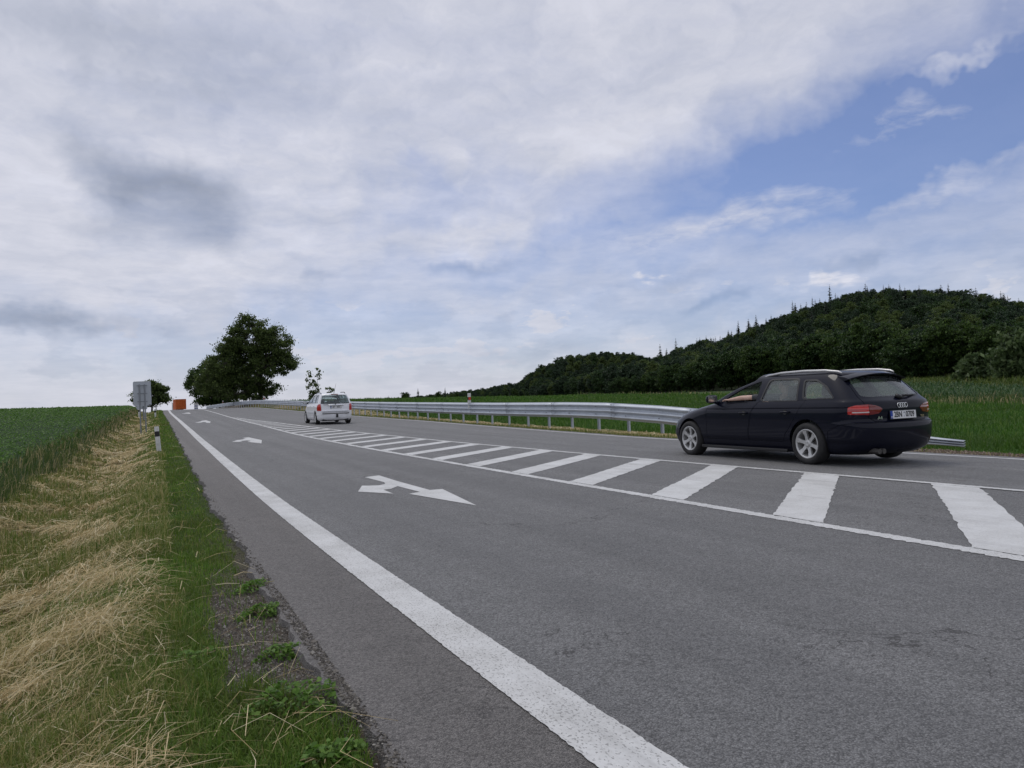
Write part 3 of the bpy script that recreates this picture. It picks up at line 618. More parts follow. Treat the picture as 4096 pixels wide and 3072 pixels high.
# olive weeds on the bank at the foot of the wood
x, y, r = polar(90000, 70, 190, 44, 70, 1.0); thd = np.degrees(np.arctan2(x, y))
ok = (r > np.interp(thd, [44, 50, 60], [110, 104, 74])) & (r < 175); x, y, r = x[ok][:36000], y[ok][:36000], r[ok][:36000]
V, q, t_ = blades(np.stack([x, y, T(x, y) - .05], 1), rng.uniform(.3, .95, len(x)) * (1 + .5 * nz2(x, y, .25)), np.maximum(.09, r * .0016) * rng.uniform(.7, 1.3, len(x)), rng.uniform(0, 6.28, len(x)), rng.uniform(.1, 1.1, len(x)))
veg('bank_weeds', V, q, t_, mat('bank_weed', fn=m_leaf([(0, (.045, .075, .016)), (.5, (.085, .125, .026)), (.9, (.13, .165, .040)), (1, (.22, .22, .08))], .4)))
# ------------------------------------------------------------------ guard rail
def m_galv(t, b):
    co = t.new('ShaderNodeTexCoord').outputs['Object']
    n = t.noise(co, 3, 4, .6); v = t.vor(co, 45, out='Color'); a, _, _ = t.sep(v); n2 = t.noise(t.vm('MULTIPLY', co, (1, 1, .15)), 9, 4, .6)
    c = t.ramp(t.m('ADD', t.m('MULTIPLY', n, .6), t.m('MULTIPLY', a, .25)), [(.25, (.46, .50, .55)), (.7, (.60, .64, .69))])
    c = t.mix(t.m('MULTIPLY', t.mp(n2, .58, .8), .18), c, (.28, .28, .28))
    t.put(b.inputs['Base Color'], c); b.inputs['Metallic'].default_value = .35; b.inputs['Roughness'].default_value = .5
GALV = mat('galvanised_steel', fn=m_galv)
BOLT = mat('bolt_steel', (.22, .23, .25), .5, .6)
def rail_top(y): return np.interp(y, [8, 10.6, 13, 16, 19.2, 22, 24.2, 40, 60], [-.16, -.03, .22, .55, .76, .87, .90, .90, .95])
sec = []                                   # three-wave profile: (towards road, down from top)
for k in range(37):
    u = k / 36.0; sec.append((.045 - .042 * math.cos(2 * math.pi * 3 * u) * (1 if .02 < u < .98 else .8), .55 * u))
def rail_pts(ys, sc_=1.0):
    V = []
    for y in ys:
        x = float(RAIL(y)); e = .2; tx, ty = float(RAIL(y + e) - RAIL(y - e)), 2 * e; L = math.hypot(tx, ty); nx_, ny_ = -ty / L, tx / L
        ramp = float(np.interp(y, [8, 10.8, 14, 18], [.2, .28, .8, 1]))
        for o, d in sec: V.append((x + nx_ * (o - .09) * -1 * -1 - .06, y + ny_ * (o - .09), float(prof(y) + rail_top(y)) - d * ramp))
    return V
guard = setp(empty('guard_rail', (0, 0, 0)), 'galvanised three-wave steel guard rail on close-set posts along the far side of the road', 'guard rail')
bounds = list(np.arange(10.5, 168, 3.72))
for a, b_ in zip(bounds[:-1], bounds[1:]):
    ys = np.linspace(a - .16, b_ + .0, 9 if a < 60 else 5); V = np.array(rail_pts(ys)); V[:, 0] -= np.linspace(.006, 0, len(ys)).repeat(len(sec))
    n = len(sec); q = [(i * n + k, i * n + k + 1, (i + 1) * n + k + 1, (i + 1) * n + k) for i in range(len(ys) - 1) for k in range(n - 1)]
    me = bpy.data.meshes.new('rail_section'); me.from_pydata([tuple(p) for p in V], [], q); me.shade_smooth()
    o = link('rail_section', me, GALV, guard); md = o.modifiers.new('thick', 'SOLIDIFY'); md.thickness = .004; md.offset = 0
# posts: C channel
pm = MB().prism([(-.05, -.03), (.05, -.03), (.05, .03), (.042, .03), (.042, -.022), (-.042, -.022), (-.042, .03), (-.05, .03)], 'z', 0, 1).mesh('post')
bolts = MB()
for k in range(100):
    y = 12.7 + 1.63 * k
    if y > 165: break
    x = float(RAIL(y)) + .045; zb = float(T(x, y)) - .25; zt = float(prof(y) + rail_top(y)) - .06
    if zt - zb < .5: continue
    p = link('post', pm, GALV, guard, (x, y, zb)); p.scale = (1, 1, zt - zb); p.rotation_euler = (0, 0, rad(90))
    if y < 75:
        for dd in (.13, .39): bolts.box((x - .115, y, float(prof(y) + rail_top(y)) - dd), (.03, .03, .03))
for a in bounds[1:12]:
    for dd in (.05, .13, .22, .30, .39, .47):
        bolts.box((float(RAIL(a)) - .085, a - .08, float(prof(a) + rail_top(a)) - dd), (.03, .025, .025))
setp(bolts.build('bolt_heads', BOLT, guard), kind='stuff')

# ------------------------------------------------------------------ marker posts and signs
def m_plastic(t, b):
    co = t.new('ShaderNodeTexCoord').outputs['Object']; n = t.noise(co, 6, 5, .6)
    t.put(b.inputs['Base Color'], t.ramp(n, [(.3, (.50, .50, .48)), (.65, (.74, .74, .72))])); b.inputs['Roughness'].default_value = .5
WHITEP = mat('white_plastic', fn=m_plastic); BLACKP = mat('black_plastic', (.015, .015, .016), .55); REDREF = mat('red_reflector', (.62, .05, .02), .35)
def delineator(loc, h, w_, label, band, tilt=0.0, band_h=None):
    r = setp(empty('delineator_post', loc), label, 'marker post', 'roadside marker posts'); r.rotation_euler = (rad(1.0), rad(tilt), rad(-8))
    prof_ = [(-.5, 0), (-.42, .30), (-.2, .44), (.2, .44), (.42, .30), (.5, 0), (.42, -.30), (-.42, -.30)]
    P = [(a * w_, b * w_) for a, b in prof_]
    zc0, zc1 = (h * .62, h * .82) if band_h is None else band_h
    lo, hi = -.15, h
    m = MB().prism(P, 'z', lo, zc0); m.prism(P, 'z', zc1, hi - .02)
    m.prism([(a * .9, b * .9) for a, b in P], 'z', hi - .02, hi); m.build('shaft', WHITEP, r)
    MB().prism([(a * 1.03, b * 1.03) for a, b in P], 'z', zc0, zc1).build('band', BLACKP, r)
    if band == 'red':
        MB().box((0, -.36 * w_, (zc0 + zc1) / 2), (w_ * .62, .05 * w_ + .05, (zc1 - zc0) * .8)).build('reflector', REDREF, r)
    else:
        MB().prism([(a * 1.05, b * 1.05) for a, b in P], 'z', -.1, .045).build('foot', BLACKP, r)
    return r
def gz(x, y): return float(T(x, y))
delineator((.30, 23.8, gz(.30, 23.8)), .74, .125, 'white marker post with one black band, nearest one, on the green verge', 'black', -4)
delineator((.71, 72.6, gz(.71, 72.6) - .02), .76, .14, 'white marker post with black band, second along the left verge towards the crest', 'black', -2)
delineator((1.15, 107.0, gz(1.15, 107) + .02), .9, .16, 'small white marker post at the crest beside the orange container', 'black', 0)
delineator((-.62, 82.0, gz(-.62, 82.0)), 1.0, .16, 'black banded marker post seen between the legs of the grey sign', 'black', 0)
for y, lab in ((33.0, 'white marker post with red reflector on the rail, nearest of those on the guard rail'), (104.0, 'white marker post with red reflector on the rail in front of the big tree'), (137.0, 'tiny red banded marker post on the rail near the crest')):
    x = float(RAIL(y)); delineator((x - .0, y, float(prof(y) + rail_top(y)) - .12), .56 if y < 50 else .62, .16, lab, 'red', 0, (.24, .38))

ALU = mat('sign_back_aluminium', (.42, .45, .49), .45, .3, fn=lambda t, b: t.put(b.inputs['Base Color'], t.ramp(t.noise(t.new('ShaderNodeTexCoord').outputs['Object'], 2.2, 5, .6), [(.3, (.40, .43, .47)), (.7, (.47, .50, .54))])))
def rounded(w_, h, r, n=5):
    P = []
    for cx_, cy_, a0 in ((w_ / 2 - r, h / 2 - r, 0), (-w_ / 2 + r, h / 2 - r, 90), (-w_ / 2 + r, -h / 2 + r, 180), (w_ / 2 - r, -h / 2 + r, 270)):
        for k in range(n + 1): a = rad(a0 + 90 * k / n); P.append((cx_ + r * math.cos(a), cy_ + r * math.sin(a)))
    return P
def sign(name, label, loc, w_, h, zc, posts, ztop_post, brackets=True, rz=0.0, category='road sign'):
    r = setp(empty(name, loc, rz), label, category)
    MB().prism([(x, z + zc) for x, z in rounded(w_, h, .07)], 'y', 0, .02).build('panel', ALU, r)
    rim = MB(); R_ = [(x, z + zc) for x, z in rounded(w_, h, .07)]
    rim.tube([(x, 0.0, z) for x, z in R_] + [(R_[0][0], 0.0, R_[0][1])], .012, 6, cap=False).build('rim', GALV, r)
    for px in posts: MB().tube([(px, -.06, -.4), (px, -.06, ztop_post)], .032, 10).build('pole', mat('pole_steel', (.25, .265, .285), .5, .3), r)
    if brackets:
        for k in (-.33, 0, .33): MB().box(((posts[0] + posts[-1]) / 2, -.016, zc + k * h), (abs(posts[-1] - posts[0]) + .24, .03, .04)).build('bracket', mat('pole_steel'), r)
    return r
sgz = gz(-.14, 43.4)
s1 = sign('road_sign', 'large grey back of a road sign on two poles, left verge', (-.14, 43.4, sgz), .80, 1.23, 2.18 - sgz, (-.12, .12), 2.18 - sgz + .47)
s1.rotation_euler[1] = rad(-.6)
MB().box((.33, -.012, 1.60 - sgz), (.07, .012, .035)).build('sticker', BLACKP, s1)
s2z = gz(-.32, 72)
sign('road_sign', 'second grey sign back half hidden below the large sign, single pole', (-.32, 72, s2z), .80, .85, 1.98 - s2z, (.10, .16), 2.3 - s2z, True)
# white notice board beyond the crest
nb0 = setp(empty('notice_board', (10.6, 195, gz(10.6, 195))), 'small white notice board with blue squares at the crest, right of the container', 'sign')
zc = 2.45 - gz(10.6, 195)
MB().box((0, 0, zc), (.86, .05, 1.8)).build('panel', WHITEP, nb0)
for px in (-.3, .3): MB().tube([(px, .06, -.2), (px, .06, zc)], .04, 8).build('pole', GALV, nb0)
BLUEP = mat('sign_blue', (.02, .06, .22), .5)
for px, pz in ((-.2, .18), (.2, .18), (-.2, -.38), (.2, -.38)):
    MB().box((px, -.03, zc + pz), (.26, .02, .30)).build('pictogram', BLUEP, nb0)
MB().box((0, -.03, zc + .68), (.62, .02, .14)).build('heading_bar', BLACKP, nb0)

# ------------------------------------------------------------------ container lorry beyond the crest
ORANGE = mat('orange_paint', fn=lambda t, b: (t.put(b.inputs['Base Color'], t.ramp(t.noise(t.new('ShaderNodeTexCoord').outputs['Object'], 1.6, 5, .65), [(.3, (.50, .10, .018)), (.7, (.72, .17, .03))])), setattr(b.inputs['Roughness'], 'default_value', .6))[0])
ORDARK = mat('dark_orange_steel', (.30, .06, .015), .6)  # darker orange of the locking bars and handles
CB = 2.05 - float(prof(213))                                    # container floor above the road
lorry = setp(empty('container_lorry', (8.05, 213, float(prof(213))), rad(4.5)), 'orange shipping container on a lorry just over the crest', 'lorry')
body = MB()
for k in range(16):                                # corrugated sides
    y = .25 + k * .36
    for sx in (-1, 1): body.box((sx * 1.195, y + .1, CB + 1.3), (.05, .20, 2.35))
body.box((0, 3.05, CB + 1.3), (2.34, 5.9, 2.5)); body.box((0, 3.05, CB + 2.57), (2.44, 6.06, .06)); body.box((0, 3.05, CB + .07), (2.44, 6.06, .14))
for sx in (-1, 1):
    for y in (.06, 6.0): body.box((sx * 1.16, y, CB + 1.3), (.12, .12, 2.6))
body.build('container_box', ORANGE, lorry)
for sx in (-1, 1):
    dr = MB()
    dr.box((sx * .55, .07, CB + 1.3), (1.08, .05, 2.3))
    for kz in range(5): dr.box((sx * .55, .02, CB + .42 + kz * .45), (.98, .09, .24))
    do = dr.build('door', ORANGE, lorry)
    for px in (.25, .85): MB().tube([(sx * px, .0, CB + .12), (sx * px, .0, CB + 2.5)], .028, 6).build('locking_bar', ORDARK, do)
    MB().box((sx * .5, -.01, CB + .95), (.3, .04, .05)).build('handle', ORDARK, do)
MB().box((0, 4.2, CB - .18), (1.0, 9.5, .30)).box((0, .1, CB - .25), (2.2, .12, .12)).build('chassis', CHASS, lorry)
wt = MB().lathe([(-.14, .30), (-.16, .44), (-.12, .5), (.12, .5), (.16, .44), (.14, .30)], 24, 'x').mesh('wheel', True, 40)
for sx in (-1, 1):
    for y in (.9, 2.2, 7.6):
        o = link('wheel', wt, RUBBER, lorry, (sx * 1.02, y, .5))
MB().box((0, 8.0, 1.75), (2.4, 1.9, 2.3)).build('cab', mat('cab_white', (.6, .6, .6), .4), lorry)

# ------------------------------------------------------------------ trees
def m_bark(t, b):
    co = t.new('ShaderNodeTexCoord').outputs['Object']; n = t.noise(t.vm('MULTIPLY', co, (1, 1, .25)), 7, 5, .65)
    t.put(b.inputs['Base Color'], t.ramp(n, [(.3, (.030, .026, .022)), (.7, (.10, .088, .072))])); b.inputs['Roughness'].default_value = .95
BARK = mat('bark', fn=m_bark)
def foliage(name, a, b_, c, tr=.3): return mat(name, fn=m_leaf([(0, a), (.55, b_), (.93, c), (1, tuple(q * 1.6 for q in c))], tr, .5))
LEAF_DARK = foliage('leaf_dark', (.048, .076, .024), (.084, .124, .036), (.135, .18, .052), .5)
LEAF_MID = foliage('leaf_mid', (.028, .054, .014), (.052, .092, .022), (.086, .138, .033), .45)
LEAF_WOOD = foliage('leaf_wood', (.014, .030, .016), (.026, .050, .023), (.042, .075, .031))  # bluish tint paints the haze of distance into the leaf colour
LEAF_WOOD2 = foliage('leaf_wood_light', (.018, .040, .013), (.034, .068, .019), (.056, .100, .026))
LEAF_FIR = foliage('leaf_fir', (.011, .020, .013), (.018, .032, .018), (.028, .046, .024), .1)
LEAF_PALE = foliage('leaf_pale', (.055, .09, .035), (.09, .135, .05), (.13, .175, .075), .45)
def tree_meshes(h, lobes, ncl, per, leaf, clr, tr, seed, twigs=0, flat=.15, trunk_top=.7, sides=7):
    g = np.random.default_rng(seed); wood = MB()
    vol = np.array([l[3] * l[4] * l[5] for l in lobes]); pick = g.choice(len(lobes), ncl, p=vol / vol.sum())
    u = g.normal(0, 1, (ncl, 3)); u /= np.linalg.norm(u, axis=1)[:, None]
    rr = (g.uniform(.12, 1.0, ncl)) ** (1 / 2.4)
    Lb = np.array(lobes)[pick]; C = Lb[:, :3] + u * rr[:, None] * Lb[:, 3:6]
    C[:, 2] = np.maximum(C[:, 2], h * .06)
    n = 7; tp = [(math.sin(k * 1.3 + seed) * tr * .9 * k / n, math.cos(k * 1.7 + seed) * tr * .9 * k / n, -.3 + (h * trunk_top + .3) * k / n) for k in range(n + 1)]
    wood.tube(tp, [tr * (1.25 if k == 0 else 1) * (1 - .88 * k / n) for k in range(n + 1)], sides)
    order = g.permutation(ncl); nl = max(5, ncl // 9); tips = []
    for k in order[:nl]:
        c = C[k]; s0 = np.clip(.25 + .6 * c[2] / h * g.uniform(.5, .9), .12, .95); p0 = np.array(tp[int(s0 * n)]); mid = p0 * .45 + c * .55 + np.array([0, 0, .06 * h * g.uniform(-.3, 1)])
        r0 = tr * .42 * (1 - s0 * .6); wood.tube([p0, p0 * .75 + mid * .25, mid, c], [r0, r0 * .75, r0 * .45, r0 * .12], 5, False); tips += [mid, c, (mid + c) / 2]
    tips = np.array(tips)
    for k in order[nl:]:
        c = C[k]; d = np.linalg.norm(tips - c, axis=1); p0 = tips[d.argmin()]
        wood.tube([p0, (p0 + c) / 2 + g.normal(0, .08, 3) * clr, c], [tr * .10, tr * .06, tr * .02], 3, False)
    for k in range(twigs):
        c = C[order[k % ncl]]; out = c - np.array([0, 0, h * .45]); out = out / (np.linalg.norm(out) + 1e-6)
        for _ in range(3):
            e = c + (out + g.normal(0, .35, 3)) * clr * g.uniform(1.0, 2.1); wood.tube([c, (c + e) / 2 + g.normal(0, .1, 3), e], [tr * .05, tr * .035, tr * .01], 3, False)
    cnt = (per * g.uniform(.45, 1.4, ncl)).astype(int); idx = np.repeat(np.arange(ncl), cnt)
    sz = g.uniform(.6, 1.25, ncl) * clr
    P = C[idx] + g.normal(0, 1, (len(idx), 3)) * sz[idx][:, None] * np.array([.62, .62, .42])
    P[:, 2] = np.maximum(P[:, 2], .1)
    V, q = cards(P, leaf * g.uniform(.6, 1.35, len(P)), 1.7, flat)
    return wood.mesh('trunk', True, fix=False), np_mesh('crown', V, quads=q)
def tree(name, loc, label, h, lobes, ncl, per, leaf, clr, tr, seed, material, group=None, category='tree', **kw):
    r = setp(empty(name, loc), label, category, group); a, b_ = tree_meshes(h, lobes, ncl, per, leaf, clr, tr, seed, **kw)
    link('trunk', a, BARK, r); link('crown', b_, material, r); return r
# big walnut-like trees behind the rail at the crest
tree('roadside_tree', (16.2, 126, gz(16.2, 126)), 'tallest dark roadside tree with ragged crown behind the guard rail', 14.9,
     [(-1.2, 0, 10.2, 3.6, 4.0, 3.4), (2.2, .5, 9.2, 3.0, 3.6, 2.8), (3.6, 0, 6.3, 2.4, 3.0, 2.0), (-4.2, .5, 8.4, 2.0, 2.8, 2.2), (-5.2, .5, 5.8, 3.2, 3.4, 3.0), (-6.6, .5, 3.6, 2.6, 3.0, 2.4), (-.6, 0, 5.4, 3.8, 3.8, 3.0), (-2.2, 0, 13.2, 1.4, 1.6, 1.3), (-.2, 0, 13.4, 1.1, 1.3, 1.0), (2.6, 0, 11.6, 1.4, 1.6, 1.2), (-3.4, 0, 2.4, 3.4, 3.0, 2.2), (-.5, 0, 1.6, 3.0, 2.6, 1.4), (2.4, 0, 2.7, 1.9, 2.0, .8), (4.4, 0, 5.2, 1.2, 1.4, .7)], 760, 100, .18, .60, .40, 11, LEAF_DARK, 'trees at the crest', twigs=170, flat=.05)
tree('roadside_tree', (14.3, 200, gz(14.3, 200)), 'lower dark leafy tree filling the left half of the clump at the crest', 13.6,
     [(-.4, 0, 8.6, 4.2, 4.2, 3.6), (2.6, 0, 10.0, 3.2, 3.6, 3.0), (-3.4, 0, 6.4, 2.3, 3.0, 2.8), (1.2, 0, 4.6, 4.6, 4.0, 3.2), (-1.6, 0, 3.0, 2.4, 2.6, 2.0), (3.6, 0, 2.6, 3.2, 3.0, 2.2)], 380, 100, .25, .72, .36, 23, LEAF_MID, 'trees at the crest', twigs=40, flat=.05)
tree('roadside_tree', (.9, 150, gz(.9, 150)), 'rounded small tree at the crest behind the grey sign', 6.3,
     [(-.2, 0, 3.4, 2.4, 2.2, 1.9), (1.5, 0, 3.2, 1.7, 1.8, 1.4), (-1.8, 0, 2.6, 1.6, 1.6, 1.3), (.3, 0, 4.6, 1.6, 1.6, 1.1), (2.4, 0, 2.5, 1.0, 1.2, .6)], 110, 90, .23, .55, .20, 31, LEAF_DARK, 'trees at the crest', twigs=8)
tree('sapling', (14.4, 72, gz(14.4, 72)), 'thin young tree with sparse leaves above the white car', 4.3,
     [(-.75, 0, 2.9, .40, .4, .8), (.05, 0, 3.4, .22, .3, .85), (-.15, 0, 2.1, .55, .5, .8), (1.1, 0, 1.9, .40, .3, .30), (-.4, 0, 1.3, .45, .5, .5)], 60, 20, .12, .20, .05, 41, LEAF_DARK, twigs=0, trunk_top=.85)

# ------------------------------------------------------------------ wooded hills
protoc = bpy.data.collections.new('wood_prototypes')          # not linked to the scene: only instanced
def proto(name, meshes, mats_):
    ms = []; 
    bm = bmesh.new()
    for k, me in enumerate(meshes):
        n0 = len(bm.faces); bm.from_mesh(me); bm.faces.ensure_lookup_table()
        for f_ in bm.faces[n0:]: f_.material_index = k
    me = bpy.data.meshes.new(name); bm.to_mesh(me); bm.free()
    for m_ in mats_: me.materials.append(m_)
    o = bpy.data.objects.new(name, me); protoc.objects.link(o); return o
BRO = []
for k, (lm, sd) in enumerate(((LEAF_WOOD, 51), (LEAF_WOOD2, 52), (LEAF_WOOD, 53), (LEAF_DARK, 54))):
    g = np.random.default_rng(sd)
    lobes = [(g.normal(0, 1.2), g.normal(0, 1.2), 6.5 + g.normal(0, 1), g.uniform(2.4, 3.4), g.uniform(2.4, 3.4), g.uniform(2.6, 3.8)) for _ in range(3)] + [(0, 0, 4.5, 3.3, 3.3, 3.6), (0, 0, 9.2, 1.9, 1.9, 1.9)]
    BRO.append((tree_meshes(12, lobes, 130, 62, .29, .66, .22, sd, sides=5, flat=.05), lm))
def conifer_mesh(h, r, seed, gaps=.12):
    g = np.random.default_rng(seed); wood = MB(); wood.tube([(0, 0, -.3), (g.normal(0, .1), g.normal(0, .1), h * .55), (0, 0, h)], [h * .016, h * .010, .02], 5)
    V = []; z = h * g.uniform(.12, .3)
    while z < h * .99:
        t = (z / h); L = r * (1 - t) ** .8 * g.uniform(.7, 1.1) + .12; nb = 9 if t < .8 else 6
        for k in range(nb):
            if g.random() < gaps: continue
            a = g.uniform(0, 6.28); l = L * g.uniform(.6, 1.15); d = np.array([math.cos(a), math.sin(a), 0]); s = np.array([-d[1], d[0], 0])
            for q in range(4):
                f0, f1 = q / 4 * l, (q + 1.25) / 4 * l; w0 = .20 + .22 * l * (1 - q / 5) * g.uniform(.6, 1.2)
                p0 = d * f0 + np.array([0, 0, z - .32 * f0]); p1 = d * f1 + np.array([0, 0, z - .32 * f1 - .25 * l * g.uniform(.2, 1)])
                V += [p0 - s * w0 * .6, p0 + s * w0 * .6, p1 + s * w0, p1 - s * w0]
        z += h * g.uniform(.030, .055)
    V = np.array(V); n = len(V) // 4; i = np.arange(n) * 4
    return wood.mesh('trunk', True, fix=False), np_mesh('crown', V, quads=np.stack([i, i + 1, i + 2, i + 3], 1))
FIR = [conifer_mesh(15, 3.2, 61), conifer_mesh(15, 2.5, 62, .25), conifer_mesh(15, 3.8, 63, .15)]
for k, (ms, lm) in enumerate(BRO): proto('a_broadleaf_%d' % k, ms, (BARK, lm))
for k, ms in enumerate(FIR): proto('b_fir_%d' % k, ms, (BARK, LEAF_FIR))
def scatter(name, x, y, s, kind, sink=.6):
    """one mass of trees: points with an instance index, scale and turn"""
    me = bpy.data.meshes.new(name); V = np.stack([x, y, T(x, y) - sink], 1).astype(np.float32); me.vertices.add(len(V)); me.vertices.foreach_set('co', V.ravel())
    for nm, ty, val in (('s', 'FLOAT', s), ('k', 'INT', kind), ('a', 'FLOAT', rng.uniform(0, 6.28, len(V)))):
        at = me.attributes.new(nm, ty, 'POINT'); at.data.foreach_set('value', np.asarray(val, np.int32 if ty == 'INT' else np.float32))
    o = link(name, me); md = o.modifiers.new('trees', 'NODES'); gt = bpy.data.node_groups.new(name, 'GeometryNodeTree'); md.node_group = gt
    gt.interface.new_socket('Geometry', in_out='INPUT', socket_type='NodeSocketGeometry'); gt.interface.new_socket('Geometry', in_out='OUTPUT', socket_type='NodeSocketGeometry')
    N_ = gt.nodes; L_ = gt.links; gi = N_.new('NodeGroupInput'); go = N_.new('NodeGroupOutput'); ip = N_.new('GeometryNodeInstanceOnPoints'); ci = N_.new('GeometryNodeCollectionInfo')
    ci.inputs['Collection'].default_value = protoc; ci.inputs['Separate Children'].default_value = True; ci.inputs['Reset Children'].default_value = True
    def attr(nm, ty):
        a_ = N_.new('GeometryNodeInputNamedAttribute'); a_.data_type = ty; a_.inputs['Name'].default_value = nm; return a_.outputs[0]
    cv = N_.new('ShaderNodeCombineXYZ'); L_.new(attr('a', 'FLOAT'), cv.inputs[2])
    L_.new(gi.outputs[0], ip.inputs['Points']); L_.new(ci.outputs[0], ip.inputs['Instance']); ip.inputs['Pick Instance'].default_value = True
    L_.new(attr('k', 'INT'), ip.inputs['Instance Index']); L_.new(attr('s', 'FLOAT'), ip.inputs['Scale']); L_.new(cv.outputs[0], ip.inputs['Rotation']); L_.new(ip.outputs[0], go.inputs[0])
    return setp(o, kind='stuff')
def jitter_grid(r0, r1, t0, t1, st):
    X, Y = np.meshgrid(np.arange(0, r1 + st, st), np.arange(0, r1 + st, st)); X = X.ravel() + rng.uniform(-.42, .42, X.size) * st; Y = Y.ravel() + rng.uniform(-.42, .42, Y.size) * st
    r = np.hypot(X, Y); th = np.degrees(np.arctan2(X, Y)); k = (r > r0(th)) & (r < r1) & (th > t0) & (th < t1); return X[k], Y[k], r[k], th[k]
wood_edge = lambda th: np.interp(th, [22, 34, 40, 46, 53, 60, 70], [300, 225, 195, 178, 160, 150, 150])
x, y, r, th = jitter_grid(lambda t: wood_edge(t) + 7, 450, 33, 67, 5.4)
fir = (rng.random(len(x)) < .18) & (r > 300)
scatter('hill_wood', x, y, rng.uniform(.60, 1.05, len(x)) * np.where(fir, .85, .90) * np.interp(r, [220, 330, 425], [1, .82, .68]), np.where(fir, rng.integers(4, 7, len(x)), rng.integers(0, 4, len(x))))
x, y, r, th = jitter_grid(lambda t: np.interp(t, [15, 26, 30, 33], [520, 470, 330, 235]), 665, 15, 40, 8.0)
scatter('far_hill_wood', x, y, rng.uniform(.65, .95, len(x)) * np.interp(th, [15, 26, 28], [.55, .7, 1.]), rng.integers(0, 4, len(x)))
# trees along the front of the wood: single ones
bro_m = []
for (a, b_), lm in BRO:
    a.materials.clear(); a.materials.append(BARK); b_.materials.clear(); b_.materials.append(LEAF_MID if lm is not LEAF_WOOD else LEAF_WOOD2); bro_m.append((a, b_))
fir_m = []
for a, b_ in FIR:
    a.materials.clear(); a.materials.append(BARK); b_.materials.clear(); b_.materials.append(LEAF_FIR); fir_m.append((a, b_))
def plant(name, ms, x, y, s, label, group, sink=.3, sz=None):
    r = setp(empty(name, (x, y, gz(x, y) - sink), random.uniform(0, 6.28)), label, 'tree', group); r.scale = (s, s, s if sz is None else sz)
    for nm, me in zip(('trunk', 'crown'), ms): o = bpy.data.objects.new(nm, me); COL.objects.link(o); o.parent = r
    return r
for k in range(46):
    t = 33.5 + 27.5 * k / 45 + random.uniform(-.2, .2); rr = float(wood_edge(t)) + random.uniform(-3, 5)
    plant('broadleaf_tree', bro_m[k % 4], rr * math.sin(rad(t)), rr * math.cos(rad(t)), (rr * math.tan(rad(float(np.interp(t, [33, 34.6, 37.5, 41, 46, 49.4, 53.9, 56.7, 59.3, 62], [1.7, 1.9, 2.4, 3.1, 4.0, 4.3, 4.5, 4.1, 3.7, 3.4])))) + 1.12 - gz(rr * math.sin(rad(t)), rr * math.cos(rad(t)))) / 11.6 * random.uniform(.86, 1.1), 'green broadleaf tree in the front row of the wood below the hill', 'broadleaf trees along the front of the wood')
# dark firs standing up along the ridge
for k in range(46):
    t = 36.2 + 12.5 * (k / 33) + random.uniform(-.3, .3) if k < 34 else random.uniform(49, 60); rr = R_BIG + random.uniform(-10, 6)
    plant('fir_tree', fir_m[k % 3], rr * math.sin(rad(t)), rr * math.cos(rad(t)), random.choice((.6, .72, .8, .9, 1.0, 1.15)) * (1.0 if k < 34 else .8), 'dark spindly fir standing up from the ridge line of the hill', 'firs along the hill ridge', 1.0)
for k in range(15):
    t = 16.5 + 10.0 * k / 14 + random.uniform(-.3, .3); rr = 420 + random.uniform(-30, 30); s_ = random.uniform(.22, .5)
    plant('horizon_tree', bro_m[k % 4] if k % 3 else fir_m[k % 3], rr * math.sin(rad(t)), rr * math.cos(rad(t)), s_, 'tiny tree on the skyline between the guard rail and the hills', 'small trees along the skyline', -2.2)
# pale willow scrub at the right edge
for (t, rr, h, sd, lab) in ((58.9, 104, 5.6, 71, 'pale green willow bush at the far right edge before the wood'), (56.4, 108, 3.4, 72, 'lower pale bush left of the willow at the right edge')):
    x, y = rr * math.sin(rad(t)), rr * math.cos(rad(t))
    tree('willow_bush', (x, y, gz(x, y)), lab, h, [(0, 0, h * .55, h * .5, h * .5, h * .42), (-h * .3, 0, h * .35, h * .4, h * .4, h * .3), (h * .35, 0, h * .4, h * .4, h * .4, h * .35), (0, 0, h * .2, h * .65, h * .5, h * .2)], 110, 70, .34, h * .11, .14, sd, LEAF_PALE, category='bush', flat=.0)
